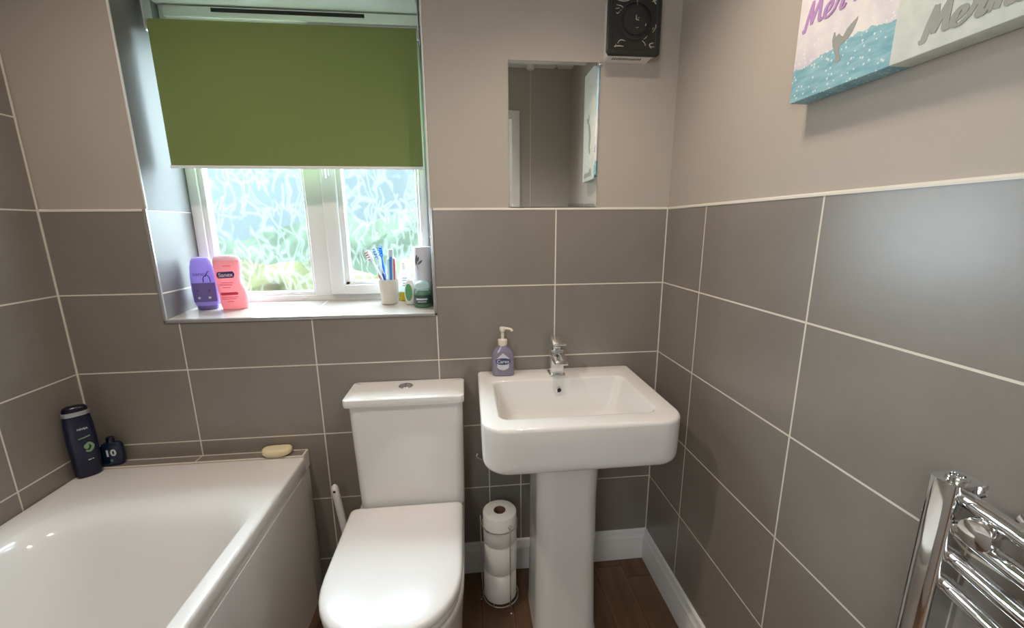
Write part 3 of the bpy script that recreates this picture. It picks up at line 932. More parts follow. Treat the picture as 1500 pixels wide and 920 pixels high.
def script(body, u0, z0, size, stretch, wbase, mat, name):
    bm = nb()
    x = u0
    lay = 0
    for ch in body:
        adv, strokes = LET[ch]
        for st in strokes:
            sp = smoothpts([Vector((x + (a + 0.10 * b) * size * stretch, z0 + b * size)) for a, b in st], 6)
            ribbon(bm, sp, lambda t, tt: wbase * (0.35 + 0.65 * abs(tt.y) ** 1.2) * (0.75 + 0.25 * sin(pi * t)), cpl, 0.0005 + 0.00012 * (lay % 6))
            lay += 1
        x += adv * size * stretch
    return obj(name, bm, mat, cv_t, smooth=False)
script('Mer-mai', 0.574, 1.655, 0.042, 1.22, 0.0036, M_ink_purple, 'lettering')
script('Merma', 0.803, 1.551, 0.038, 1.12, 0.0046, M_ink_grey, 'lettering')
bm = nb()
# whale-like tail rising from the sea
tail = [(0.6545, 1.573), (0.6555, 1.582), (0.6515, 1.592), (0.6465, 1.600), (0.6435, 1.612), (0.6455, 1.6225), (0.6475, 1.6225), (0.650, 1.614), (0.6565, 1.617), (0.661, 1.612), (0.6655, 1.609), (0.672, 1.6185), (0.680, 1.6235), (0.690, 1.6285), (0.6895, 1.623), (0.683, 1.610), (0.676, 1.602), (0.667, 1.599), (0.6605, 1.5965), (0.6605, 1.588), (0.664, 1.579), (0.667, 1.5735), (0.660, 1.571)]
poly_prism(bm, tail, cpl)
obj('tail_motif', bm, M_ink_grey, cv_t, smooth=False)
bm = nb()
big = smoothpts([Vector(q) for q in [(0.835, 1.66), (0.85, 1.70), (0.842, 1.745), (0.858, 1.79), (0.878, 1.82)]], 8)
ribbon(bm, big, lambda t, tt: 0.004 + 0.010 * (1 - t) * t * 4, cpl)
ribbon(bm, smoothpts([Vector(q) for q in [(0.90, 1.84), (0.878, 1.822), (0.862, 1.85)]], 8), lambda t, tt: 0.003 + 0.008 * sin(pi * t), cpl)
obj('tail_motif', bm, M_ink_grey, cv_t, smooth=False)

# ---------------------------------------------------------------- ceiling fittings
M_lampface = principled('lamp_face', (1, 0.9, 0.75), 0.4, emis=LAMP_COL, estr=14.0)
lx, ly = -0.40, -0.56
cl = thing('ceiling_light', 'round chrome ceiling light with three spot lamps over the middle of the floor', 'light', (lx, ly, CEIL))
bm = nb(); lathe(bm, [(0.09, CEIL), (0.09, CEIL - 0.012), (0.083, CEIL - 0.018), (0.002, CEIL - 0.019)], lx, ly, 40)
obj('ceiling_plate', bm, M_chrome, cl)
for i in range(3):
    a = 2 * pi * i / 3 + 0.4
    x, y = lx + 0.055 * cos(a), ly + 0.055 * sin(a)
    bm = nb(); lathe(bm, [(0.026, CEIL - 0.016), (0.030, CEIL - 0.03), (0.030, CEIL - 0.062), (0.027, CEIL - 0.065), (0.025, CEIL - 0.060)], x, y, 24)
    sp = obj('spot_lamp', bm, M_chrome, cl)
    bm = nb(); lathe(bm, [(0.0248, CEIL - 0.058), (0.0245, CEIL - 0.0625), (0.002, CEIL - 0.063)], x, y, 20)
    obj('lamp_face', bm, M_lampface, sp)
    L = bpy.data.lights.new('spot_light', 'SPOT')
    L.spot_size = radians(135); L.spot_blend = 1.0
    L.energy = LAMP_POWER
    L.color = LAMP_COL
    L.shadow_soft_size = 0.02
    lo = bpy.data.objects.new('spot_light', L)
    lo.location = (x, y, CEIL - 0.080)
    COL.objects.link(lo)
for (x, y), pw, lab in (((-1.38, -0.66), ADDED_DOWN_POWER, 'unseen ceiling lamp added above the bathtub to brighten the room'),):
    t = thing('added_downlight', lab, 'light', (x, y, CEIL))  # unseen lamp, added to brighten the bath and walls
    bm = nb(); lathe(bm, [(0.042, CEIL), (0.041, CEIL - 0.004), (0.036, CEIL - 0.006), (0.028, CEIL - 0.004), (0.027, CEIL)], x, y, 36)
    bez = obj('bezel', bm, M_chrome, t)
    bm = nb(); lathe(bm, [(0.0268, CEIL - 0.0005), (0.0268, CEIL - 0.003), (0.002, CEIL - 0.0035)], x, y, 28)
    obj('lamp_face', bm, M_lampface, bez)
    L = bpy.data.lights.new('added_downlight_lamp', 'SPOT')
    L.spot_size = radians(165); L.spot_blend = 1.0
    L.energy = pw; L.color = (1.0, 0.88, 0.76); L.shadow_soft_size = 0.025
    lo = bpy.data.objects.new('added_downlight_lamp', L); lo.location = (x, y, CEIL - 0.012); COL.objects.link(lo)
L = bpy.data.lights.new('hall_fill_light', 'POINT')  # unseen fill light added in the hallway, without a fitting
L.energy = HALL_FILL_POWER; L.color = (0.90, 0.97, 1.0); L.shadow_soft_size = 0.3
lo = bpy.data.objects.new('hall_fill_light', L); lo.location = (-1.22, REAR - 0.65, 1.60); COL.objects.link(lo)

sw = thing('pull_switch', 'white ceiling pull-cord switch seen in the mirror', 'switch', (-0.265, -1.345, CEIL))
bm = nb(); lathe(bm, [(0.036, CEIL), (0.036, CEIL - 0.008), (0.024, CEIL - 0.012), (0.023, CEIL - 0.034), (0.016, CEIL - 0.038), (0.003, CEIL - 0.04)], -0.265, -1.345, 28)
obj('switch_body', bm, M_gloss_white, sw)
bm = nb(); tube(bm, [(-0.265, -1.345, CEIL - 0.035), (-0.266, -1.345, 1.7), (-0.268, -1.345, 1.20)], 0.0012, 6)
cord = obj('pull_cord', bm, M_gloss_white, sw)
bm = nb(); lathe(bm, [(0.002, 1.205), (0.007, 1.19), (0.009, 1.165), (0.003, 1.158)], -0.268, -1.345, 16)
obj('cord_pull', bm, M_gloss_white, cord)
dl = thing('smoke_sensor', 'small chrome fitting on the ceiling seen in the mirror', 'fitting', (-0.11, -1.345, CEIL))
bm = nb(); lathe(bm, [(0.016, CEIL), (0.016, CEIL - 0.004), (0.007, CEIL - 0.006), (0.007, CEIL - 0.02), (0.011, CEIL - 0.022), (0.010, CEIL - 0.028), (0.002, CEIL - 0.03)], -0.11, -1.345, 24)
obj('sensor_body', bm, M_chrome, dl)

# ================================================================= LOOSE THINGS
def bottle_loft(cx, cy, z0, yaw, secs, n=32, e=2.6):
    """secs: (z, half width, half depth, x offset)"""
    bm = nb()
    rings = []
    for z, rx, ry, ox in secs:
        rings.append(ell(cx + ox * cos(yaw), cy + ox * sin(yaw), z0 + z, rx, ry, n, e, yaw))
    loft(bm, rings)
    return bm

# --- navy shower gel in the corner of the bath
ny, nyaw = (-1.869, -0.080), radians(44)
NZ = BZ + 0.001
nt = thing('shampoo_bottle', 'tall navy blue shower bottle with silver band in the bath corner', 'bottle', (ny[0], ny[1], NZ))
M_navy = plain('navy_plastic', srgb(12, 15, 50), 0.28)
M_navy_dk = plain('navy_cap', srgb(9, 11, 32), 0.25)
M_silver = plain('silver_band', srgb(176, 178, 182), 0.3, metal=0.6)
obj('bottle_body', bottle_loft(ny[0], ny[1], NZ, nyaw, [(0, .024, .014, 0), (0.003, .028, .017, 0), (0.012, .030, .018, 0), (0.06, .033, .0195, 0), (0.12, .0345, .020, 0), (0.17, .0335, .0195, 0), (0.197, .031, .018, 0), (0.2, .030, .0175, 0)]), M_navy, nt)
obj('silver_band', bottle_loft(ny[0], ny[1], NZ, nyaw, [(0.2, .0305, .018, 0), (0.201, .0312, .0183, 0), (0.212, .0305, .018, 0), (0.213, .0295, .0175, 0)]), M_silver, nt)
obj('cap', bottle_loft(ny[0], ny[1], NZ, nyaw, [(0.213, .029, .017, 0), (0.220, .0282, .0165, 0), (0.226, .025, .0145, 0), (0.2295, .018, .010, 0), (0.2305, .005, .003, 0)]), M_navy_dk, nt)
M_lab_green = plain('green_print', srgb(126, 160, 120), 0.5)
M_lab_white = plain('white_print', srgb(206, 210, 216), 0.5)
fr = facing(ny[0], ny[1], NZ, nyaw, 0.0202)
def curved(f, ry, rx):
    """follow the rounded front: recede with |u|"""
    def g_(u, v, d):
        return f(u, v, d - ry * (1 - max(0.0, 1 - (abs(u) / rx) ** 2.6) ** (1 / 2.6)))
    return g_
fc = curved(fr, 0.0198, 0.0345)
obj('lettering', text_bm('NIVEA', 0.0085, lambda u, v, d: fc(u + 0.006, v + 0.158, d), bold=0.0002), M_lab_white, nt, smooth=False)
bm = nb()
ribbon(bm, smoothpts([Vector(q) for q in [(0.003, 0.100), (0.012, 0.110), (0.020, 0.098), (0.012, 0.084), (0.003, 0.088)]], 6), lambda t, tt: 0.0025 + .001 * sin(pi * t), fc)
poly_prism(bm, [(0.006 + 0.006 * cos(a * pi / 6), 0.100 + 0.008 * sin(a * pi / 6)) for a in range(12)], fc)
ribbon(bm, [Vector((-0.008, 0.128)), Vector((0.006, 0.130)), Vector((0.019, 0.133))], lambda t, tt: 0.0016, fc)
obj('label_motif', bm, M_lab_green, nt, smooth=False)
bm = nb(); ribbon(bm, [Vector((0.003, 0.056)), Vector((0.010, 0.0565))], lambda t, tt: 0.0014, fc); ribbon(bm, [Vector((0.012, 0.057)), Vector((0.016, 0.0572))], lambda t, tt: 0.0010, fc)
obj('label_print', bm, M_lab_white, nt, smooth=False)

# --- small blue perfume flask
py_, pyaw = (-1.836, -0.026), radians(14)
pt_ = thing('perfume_bottle', 'small dark blue flask marked 10 beside the navy bottle', 'bottle', (py_[0], py_[1], NZ))
M_flask = plain('blue_flask', srgb(16, 32, 56), 0.16)
obj('flask_body', bottle_loft(py_[0], py_[1], NZ, pyaw, [(0, .023, .010, 0), (0.003, .0265, .0125, 0), (0.012, .0285, .014, 0), (0.035, .0300, .0145, 0), (0.060, .0295, .0145, 0), (0.070, .0275, .0135, 0), (0.077, .0215, .011, 0), (0.080, .012, .009, 0)], e=3.2), M_flask, pt_)
obj('cap', bottle_loft(py_[0], py_[1], NZ, pyaw, [(0.080, .0105, .0095, 0), (0.094, .0105, .0095, 0), (0.0965, .009, .008, 0)], e=2.4), M_navy_dk, pt_)
fp = facing(py_[0], py_[1], NZ, pyaw, 0.0146)
obj('numerals', text_bm('10', 0.030, lambda u, v, d: fp(u, v + 0.046, d), bold=0.0011), M_lab_white, pt_, smooth=False)
bm = nb(); poly_prism(bm, [(-0.002, 0.016), (0.003, 0.016), (0.004, 0.024), (0.0, 0.027), (-0.004, 0.024)], fp)
obj('label_motif', bm, plain('teal_print', srgb(90, 130, 140), 0.5), pt_, smooth=False)

# --- soap bar on the ledge
bm = nb()
rings = []
for i in range(13):
    a = -pi / 2 + pi * i / 12
    r = abs(cos(a)) ** 0.55
    rings.append([(x, y, z + 0.004 * (((x + 1.331) / 0.047) ** 2)) for x, y, z in ell(-1.331, -0.030, BZ + 0.0150 + 0.0130 * sin(a), max(0.047 * (0.6 + 0.4 * r) , 0.002), max(0.026 * (0.5 + 0.5 * r), 0.001), 32, 2.6, radians(3))])
loft(bm, rings)
tag(obj('soap_bar', bm, M_cream, angle=80), 'cream soap bar lying on the tiled ledge at the bath end', 'soap')

# --- hand wash on the basin
hx, hy = -0.566, -0.046
ht = thing('soap_dispenser', 'mauve pump bottle of hand wash standing on the wash basin', 'soap dispenser', (hx, hy, RZ))
M_mauve = plain('mauve_liquid', srgb(132, 126, 146), 0.10, 0.06, 10)
M_pump = plain('pump_white', srgb(226, 218, 204), 0.35)
yawh = radians(-3)
obj('bottle_body', bottle_loft(hx, hy, RZ, yawh, [(0, .032, .018, 0), (0.003, .036, .021, 0), (0.01, .0375, .022, 0), (0.04, .0375, .022, 0), (0.074, .0368, .0215, 0), (0.082, .034, .0205, 0), (0.092, .026, .0185, 0), (0.100, .0155, .0150, 0), (0.106, .0138, .0138, 0)], e=3.6), M_mauve, ht)
bm = nb(); lathe(bm, [(0.0155, RZ + 0.104), (0.016, RZ + 0.106), (0.016, RZ + 0.122), (0.0145, RZ + 0.124), (0.008, RZ + 0.1245), (0.0055, RZ + 0.126), (0.0055, RZ + 0.150), (0.0085, RZ + 0.152), (0.010, RZ + 0.160), (0.0085, RZ + 0.1655), (0.003, RZ + 0.167)], hx, hy, 24)
pump = obj('pump', bm, M_pump, ht)
bm = nb(); tube(bm, smoothpts([(hx, hy, RZ + 0.159), (hx + 0.012, hy - 0.006, RZ + 0.162), (hx + 0.026, hy - 0.012, RZ + 0.160), (hx + 0.031, hy - 0.015, RZ + 0.154)], 4), 0.0042, 10)
obj('nozzle', bm, M_pump, pump)
fh = curved(facing(hx, hy, RZ, yawh, 0.0222), 0.0215, 0.0375)
M_label_pale = plain('pale_label', srgb(206, 206, 216), 0.4)
M_label_blue = plain('blue_label', srgb(62, 66, 112), 0.4)
bm = nb()
poly = [(0.026 * cos(a * pi / 12), 0.050 + 0.026 * sin(a * pi / 12)) for a in range(-12, 1)] + [(-0.026, 0.050), (-0.022, 0.064), (-0.010, 0.074), (0, 0.082), (0.010, 0.074), (0.022, 0.064)]
n_ = 20
rings = []
for i in range(n_ + 1):
    uu = -0.0258 + 0.0516 * i / n_
    lo_ = 0.050 - 0.027 * math.sqrt(max(0, 1 - (uu / 0.026) ** 2)); hi_ = 0.054 + 0.028 * (1 - abs(uu) / 0.026) ** 0.8
    rings.append([fh(uu, lo_, 0), fh(uu, hi_, 0), fh(uu, hi_, 0.0007), fh(uu, lo_, 0.0007)])
loft(bm, rings)
lb = obj('label', bm, M_label_pale, ht)
bm = nb(); rings = []
for i in range(n_ + 1):
    uu = -0.0268 + 0.0536 * i / n_
    q = 0.0115 * math.sqrt(max(0.01, 1 - (uu / 0.0272) ** 2))
    rings.append([fh(uu, 0.053 - q, 0.0006), fh(uu, 0.053 + q, 0.0006), fh(uu, 0.053 + q, 0.0012), fh(uu, 0.053 - q, 0.0012)])
loft(bm, rings)
obj('logo_oval', bm, M_label_blue, lb)
obj('lettering', text_bm('Carex', 0.0165, lambda u, v, d: fh(u, v + 0.0525, d + 0.0012), bold=0.0002), M_lab_white, lb, smooth=False)

# --- window sill things
def sillz(y):
    return SZ + 0.073 * y - 0.0005
# purple bottle, cap down
ux, uy = -1.562, 0.125
uz = sillz(uy - 0.015) + 0.001
ut = thing('shampoo_bottle', 'translucent purple shower bottle in the left corner of the window sill', 'bottle', (ux, uy, uz))
M_purple = plain('purple_plastic', srgb(168, 152, 212), 0.2, 0.05)
translucent(M_purple, 0.35, srgb(190, 176, 232))
M_purple_dk = plain('purple_label', srgb(112, 102, 166), 0.3, 0.06)
uyaw = radians(14)
obj('cap', bottle_loft(ux, uy, uz, uyaw, [(0, .027, .015, 0), (0.002, .030, .0165, 0), (0.013, .031, .017, 0), (0.0145, .029, .016, 0)]), M_purple_dk, ut)
obj('bottle_body', bottle_loft(ux, uy, uz, uyaw, [(0.0145, .028, .016, 0), (0.017, .033, .0175, 0), (0.03, .0375, .019, 0), (0.07, .0395, .0195, 0), (0.11, .0385, .019, 0), (0.145, .0350, .018, 0), (0.166, .0300, .0155, 0), (0.1745, .024, .012, 0), (0.1775, .010, .006, 0)]), M_purple, ut)
fu = curved(facing(ux, uy, uz, uyaw, 0.0196), 0.0195, 0.0395)
bm = nb(); rings = []
for i in range(21):
    uu = -0.033 + 0.066 * i / 20
    rings.append([fu(uu, 0.028, 0), fu(uu, 0.092, 0), fu(uu, 0.092, 0.0007), fu(uu, 0.028, 0.0007)])
loft(bm, rings)
ulab = obj('label', bm, M_purple_dk, ut)
obj('lettering', text_bm('sanex', 0.019, lambda u, v, d: fu(u - 0.004, v + 0.122, d)), M_purple_dk, ut, smooth=False)
bm = nb(); ribbon(bm, smoothpts([Vector(q) for q in [(0.002, 0.094), (0.004, 0.110), (0.014, 0.118), (0.021, 0.108), (0.022, 0.094)]], 6), lambda t, tt: 0.0012, fu); ribbon(bm, [Vector((0.010, 0.113)), Vector((0.017, 0.128)), Vector((0.021, 0.131))], lambda t, tt: 0.0012, fu)
obj('label_motif', bm, plain('dark_violet_print', srgb(70, 58, 120), 0.4), ut, smooth=False)
bm = nb(); ribbon(bm, [Vector((-0.02, 0.066)), Vector((0.018, 0.066))], lambda t, tt: 0.004, lambda u, v, d: fu(u, v, d + 0.0006)); obj('label_band', bm, plain('plum_print', srgb(90, 70, 130), 0.4), ulab, smooth=False)
for q in (-0.016, 0.014):
    bm = nb(); poly_prism(bm, [(q + 0.004 * cos(a * pi / 6), 0.042 + 0.004 * sin(a * pi / 6)) for a in range(12)], lambda u, v, d: fu(u, v, d + 0.0006))
    obj('label_dot', bm, M_lab_white, ulab, smooth=False)

# pink bottle with a waist on its right side
kx, ky = -1.474, 0.122
kz = sillz(ky - 0.015) + 0.001
kt = thing('shampoo_bottle', 'pink shower bottle on the window sill, right of the purple bottle', 'bottle', (kx, ky, kz))
M_pink = plain('pink_plastic', srgb(250, 172, 178), 0.25, 0.03)
translucent(M_pink, 0.3, srgb(255, 190, 196))
M_pink_top = plain('pale_pink_cap', srgb(250, 206, 212), 0.25, 0.03)
translucent(M_pink_top, 0.3, srgb(252, 214, 220))
kyaw = radians(8)
def lr(z, l, r, d):
    return (z, (r - l) / 2, d, (l + r) / 2)
obj('bottle_body', bottle_loft(kx, ky, kz, kyaw, [lr(0, -.032, .034, .015), lr(0.002, -.037, .040, .018), lr(0.012, -.039, .043, .019), lr(0.04, -.041, .045, .020), lr(0.065, -.043, .042, .020), lr(0.082, -.0445, .035, .0195), lr(0.095, -.0455, .0315, .0195), lr(0.11, -.046, .0315, .0195), lr(0.135, -.047, .034, .0195), lr(0.158, -.0475, .0355, .019), lr(0.166, -.047, .0355, .0185)]), M_pink, kt)
obj('cap', bottle_loft(kx, ky, kz, kyaw, [lr(0.166, -.0465, .035, .0183), lr(0.172, -.045, .0335, .0175), lr(0.1785, -.040, .029, .015), lr(0.182, -.030, .021, .011), lr(0.1835, -.012, .004, .004)]), M_pink_top, kt)
fk = curved(facing(kx, ky, kz, kyaw, 0.0197), 0.0195, 0.05)
M_sanex = plain('plum_label', srgb(84, 52, 112), 0.35)
M_red = plain('red_print', srgb(214, 66, 96), 0.4)
def plate(bm, u0, u1, v0, v1, f, tilt=0.0, th=0.0008, r=0.5):
    h_ = (v1 - v0) / 2; vm_ = (v0 + v1) / 2
    rings = []
    for i in range(17):
        uu = u0 + (u1 - u0) * i / 16
        e_ = min(uu - u0, u1 - uu)
        hh = h_ * (1 if e_ > r * h_ else math.sqrt(max(0.05, 1 - (1 - e_ / (r * h_)) ** 2)))
        c_ = vm_ + tilt * (uu - (u0 + u1) / 2)
        rings.append([f(uu, c_ - hh, 0), f(uu, c_ + hh, 0), f(uu, c_ + hh, th), f(uu, c_ - hh, th)])
    loft(bm, rings)
bm = nb(); plate(bm, -0.036, 0.018, 0.108, 0.129, fk, 0.04)
kl = obj('label', bm, M_sanex, kt)
obj('lettering', text_bm('Sanex', 0.0185, lambda u, v, d: fk(u - 0.0085, v + 0.118 + 0.04 * u, d + 0.0008), bold=0.0003), M_lab_white, kl, smooth=False)
bm = nb(); plate(bm, -0.032, 0.022, 0.050, 0.0595, fk, 0.02, r=0.1)
obj('label_band', bm, M_red, kt, smooth=False)
for a, b_, v_ in ((-0.014, 0.010, 0.148), (-0.024, 0.012, 0.092), (-0.030, 0.008, 0.085), (-0.022, 0.002, 0.076), (-0.030, 0.020, 0.043), (-0.030, 0.014, 0.037), (-0.014, 0.006, 0.028)):
    bm = nb(); ribbon(bm, [Vector((a, v_)), Vector(((a + b_) / 2, v_)), Vector((b_, v_))], lambda t, tt: 0.0009, fk, 0.0005)
    obj('label_line', bm, M_red, kt, smooth=False)

# tumbler with brushes
cx_, cy_ = -0.957, 0.140
cz_ = sillz(cy_ - 0.02) + 0.0005
M_tumbler = plain('stone_tumbler', srgb(216, 210, 198), 0.4)
bm = nb(); lathe(bm, [(0.024, cz_), (0.0275, cz_ + 0.002), (0.0285, cz_ + 0.006), (0.0325, cz_ + 0.05), (0.0355, cz_ + 0.086), (0.0352, cz_ + 0.0885), (0.0335, cz_ + 0.0885), (0.033, cz_ + 0.086), (0.030, cz_ + 0.05), (0.026, cz_ + 0.008), (0.002, cz_ + 0.006)], cx_, cy_, 40)
tag(obj('tumbler', bm, M_tumbler), 'cream tumbler holding toothbrushes at the right of the window sill', 'cup')
M_wh = plain('brush_white', srgb(226, 232, 240), 0.3)
M_bl = plain('brush_blue', srgb(48, 110, 196), 0.3)
M_lb = plain('brush_light_blue', srgb(70, 170, 220), 0.4)
M_rd = plain('brush_red', srgb(220, 84, 96), 0.3)
for _m, _c in ((M_wh, (230, 238, 246)), (M_bl, (70, 140, 225)), (M_lb, (90, 190, 235)), (M_rd, (235, 100, 110))):
    translucent(_m, 0.35, srgb(*_c))
def toothbrush(label, foot, top, roll, mh, mg, mb):
    a, b_ = Vector(foot), Vector(top)
    t = thing('toothbrush', label, 'toothbrush', tuple(a), 'toothbrushes in the tumbler')
    d = (b_ - a); L_ = d.length; d.normalize()
    side = Vector((cos(roll), sin(roll), 0)); side = (side - d * side.dot(d)).normalized()
    pts = [a + d * (L_ * q) for q in (0, .03, .2, .45, .6, .72, .8)]
    bm = nb(); tube(bm, pts, [.003, .0045, .0052, .0056, .0045, .003, .0028], 12)
    obj('handle', bm, mh, t)
    bm = nb(); tube(bm, [a + d * (L_ * q) + side * 0.0018 for q in (.22, .3, .5, .56)], [.002, .0042, .0046, .002], 10)
    obj('grip', bm, mg, t)
    bm = nb(); tube(bm, [a + d * (L_ * q) for q in (.79, .82, .9, .97, 1.0)], [.003, .0062, .0068, .0062, .003], 12)
    hd = obj('head', bm, mh, t)
    bm = nb()
    w = d.cross(side)
    for i in range(4):
        for j in (-1, 0, 1):
            c_ = a + d * (L_ * (.835 + .045 * i)) + w * (j * .0034)
            tube(bm, [c_ + side * 0.003, c_ + side * 0.0135], 0.0017, 6)
    obj('bristles', bm, mb, hd)
fz = cz_ + 0.010
toothbrush('red and white toothbrush leaning furthest left in the tumbler', (cx_ + 0.010, cy_ - 0.004, fz), (cx_ - 0.066, cy_ + 0.010, fz + 0.180), radians(200), M_wh, M_rd, M_rd)
toothbrush('blue toothbrush with light blue bristles leaning left in the tumbler', (cx_ + 0.012, cy_ - 0.014, fz), (cx_ - 0.038, cy_ - 0.022, fz + 0.192), radians(270), M_wh, M_bl, M_lb)
toothbrush('blue toothbrush upright beside the toothpaste tube', (cx_ - 0.008, cy_ + 0.016, fz), (cx_ - 0.024, cy_ + 0.017, fz + 0.196), radians(250), M_bl, M_wh, M_lb)
tpx, tpy = cx_ + 0.013, cy_ + 0.007
tpt = thing('toothpaste_tube', 'clear toothpaste tube with blue and red stripes standing in the tumbler', 'toothpaste', (tpx, tpy, fz))
M_tube = principled('striped_tube', (.8, .85, .9), 0.2)
k = NT(M_tube)
tc = k.n('ShaderNodeTexCoord'); sx = k.n('ShaderNodeSeparateXYZ'); k.link(tc.outputs['Object'], sx.inputs[0])
xx = k.math('ADD', sx.outputs[0], k.math('MULTIPLY', sx.outputs[2], -0.05))
c1 = k.mix(k.math('GREATER_THAN', xx, -0.012), srgb(190, 210, 220), srgb(70, 140, 200))
c2 = k.mix(k.math('GREATER_THAN', xx, -0.002), c1, srgb(200, 220, 236))
c3 = k.mix(k.math('GREATER_THAN', xx, 0.002), c2, srgb(224, 80, 100))
c4 = k.mix(k.math('GREATER_THAN', xx, 0.007), c3, srgb(210, 226, 236))
k.link(c4, k.bsdf.inputs['Base Color'])
bm = nb()
loft(bm, [ell(tpx, tpy, fz + z, rx, ry, 28) for z, rx, ry in ((0, .0175, .0015), (0.006, .0175, .002), (0.06, .0172, .010), (0.12, .0165, .0145), (0.150, .0155, .0150), (0.156, .010, .010), (0.158, .008, .008))])
obj('tube_body', bm, M_tube, tpt)
bm = nb(); lathe(bm, [(0.0095, fz + 0.157), (0.0095, fz + 0.180), (0.0085, fz + 0.183), (0.002, fz + 0.1835)], tpx, tpy, 20)
obj('cap', bm, plain('grey_cap', srgb(196, 206, 208), 0.4), tpt)

# bottle with yellow liquid
yx, yy = -0.905, 0.176
yz = sillz(yy - 0.015) + 0.001
yt = thing('mouthwash_bottle', 'clear bottle with yellow liquid and white cap behind the tumbler', 'bottle', (yx, yy, yz))
M_yellow = plain('yellow_liquid', srgb(240, 214, 80), 0.15)
M_clear = plain('pale_clear_plastic', srgb(222, 234, 232), 0.1, 0.02)
translucent(M_yellow, 0.5, srgb(250, 224, 90)); translucent(M_clear, 0.5, srgb(228, 240, 236))
obj('liquid', bottle_loft(yx, yy, yz, 0, [(0, .019, .013, 0), (0.002, .0218, .0155, 0), (0.034, .0222, .0158, 0)]), M_yellow, yt)
yb = obj('bottle_body', bottle_loft(yx, yy, yz, 0, [(0.034, .0222, .0158, 0), (0.07, .022, .0155, 0), (0.095, .021, .015, 0), (0.108, .015, .012, 0), (0.114, .010, .010, 0)]), M_clear, yt)
bm = nb(); lathe(bm, [(0.0125, yz + 0.113), (0.0125, yz + 0.140), (0.011, yz + 0.143), (0.002, yz + 0.1435)], yx, yy, 22)
obj('cap', bm, M_gloss_white, yt)
fy = curved(facing(yx, yy, yz, 0, 0.0157), 0.0155, 0.0222)
M_greyprint = plain('grey_print', srgb(128, 132, 136), 0.5)
for v_, a_ in ((0.085, 0.009), (0.077, 0.010), (0.066, 0.008), (0.058, 0.009)):
    bm = nb(); ribbon(bm, [Vector((-a_ + 0.002, v_)), Vector((0.002, v_)), Vector((a_ + 0.002, v_))], lambda t, tt: 0.0022, fy, 0.0005)
    obj('label_line', bm, M_greyprint, yt, smooth=False)

# air freshener: white body with a green oval
gx, gy = -0.881, 0.117
gz = sillz(gy - 0.01) + 0.001
gt = thing('air_freshener', 'small white oval freshener with a green oval on the window sill', 'air freshener', (gx, gy, gz))
gyaw = radians(-18)
obj('freshener_body', bottle_loft(gx, gy, gz, gyaw, [(0, .014, .008, 0), (0.003, .017, .0095, 0), (0.03, .0205, .011, 0), (0.055, .0195, .0105, 0), (0.075, .0155, .009, 0), (0.086, .010, .006, 0), (0.089, .003, .002, 0)], e=2.2), M_gloss_white, gt)
fg = facing(gx, gy, gz, gyaw, 0.0095)
bm = nb(); rings = []
gfc = curved(facing(gx, gy, gz, gyaw, 0.0112), 0.0105, 0.0205)
for i in range(17):
    uu = -0.0128 + 0.0256 * i / 16
    q = 0.031 * math.sqrt(max(0.01, 1 - (uu / 0.013) ** 2))
    rings.append([gfc(uu, 0.044 - q, -0.004), gfc(uu, 0.044 + q, -0.004), gfc(uu, 0.044 + q * 0.97, 0.0006), gfc(uu, 0.044 - q * 0.97, 0.0006)])
loft(bm, rings)
obj('green_oval', bm, plain('green_gel', srgb(96, 156, 112), 0.3, 0.15, 80), gt)

# tall white canister with a leaf print
wx, wy, wr = -0.836, 0.158, 0.0345
wz = sillz(wy - 0.02) + 0.0005
wt = thing('white_canister', 'tall white canister with a grey leaf print at the sill right end', 'canister', (wx, wy, wz))
M_can = plain('canister_white', srgb(214, 212, 218), 0.35)
bm = nb(); lathe(bm, [(0.032, wz), (wr, wz + 0.002), (wr, wz + 0.196), (wr - 0.001, wz + 0.1985), (0.030, wz + 0.199), (0.002, wz + 0.1995)], wx, wy, 40)
obj('canister_body', bm, M_can, wt)
def fcyl(cx0, cy0, cz0, r, yaw):
    def f(u, v, d):
        a = u / r + yaw
        return (cx0 + (r + d) * sin(a), cy0 - (r + d) * cos(a), cz0 + v)
    return f
fw = fcyl(wx, wy, wz, wr, radians(-6))
bm = nb()
def leaf(bm, u0, v0, u1, v1, w, f, th=0.0006):
    a, b_ = Vector((u0, v0)), Vector((u1, v1))
    sp = [a.lerp(b_, i / 8) for i in range(9)]
    ribbon(bm, sp, lambda t, tt: 0.0004 + w * sin(pi * t) ** 0.8, f, th)
leaf(bm, -0.018, 0.135, -0.013, 0.173, 0.0042, fw)
leaf(bm, -0.010, 0.148, -0.006, 0.166, 0.0026, fw)
leaf(bm, -0.010, 0.138, 0.007, 0.154, 0.0032, fw)
ribbon(bm, smoothpts([Vector(q) for q in [(-0.011, 0.120), (-0.0125, 0.135), (-0.013, 0.150)]], 4), lambda t, tt: 0.0005, fw, 0.0005)
obj('leaf_print', bm, plain('charcoal_print', srgb(92, 94, 100), 0.5), wt, smooth=False)

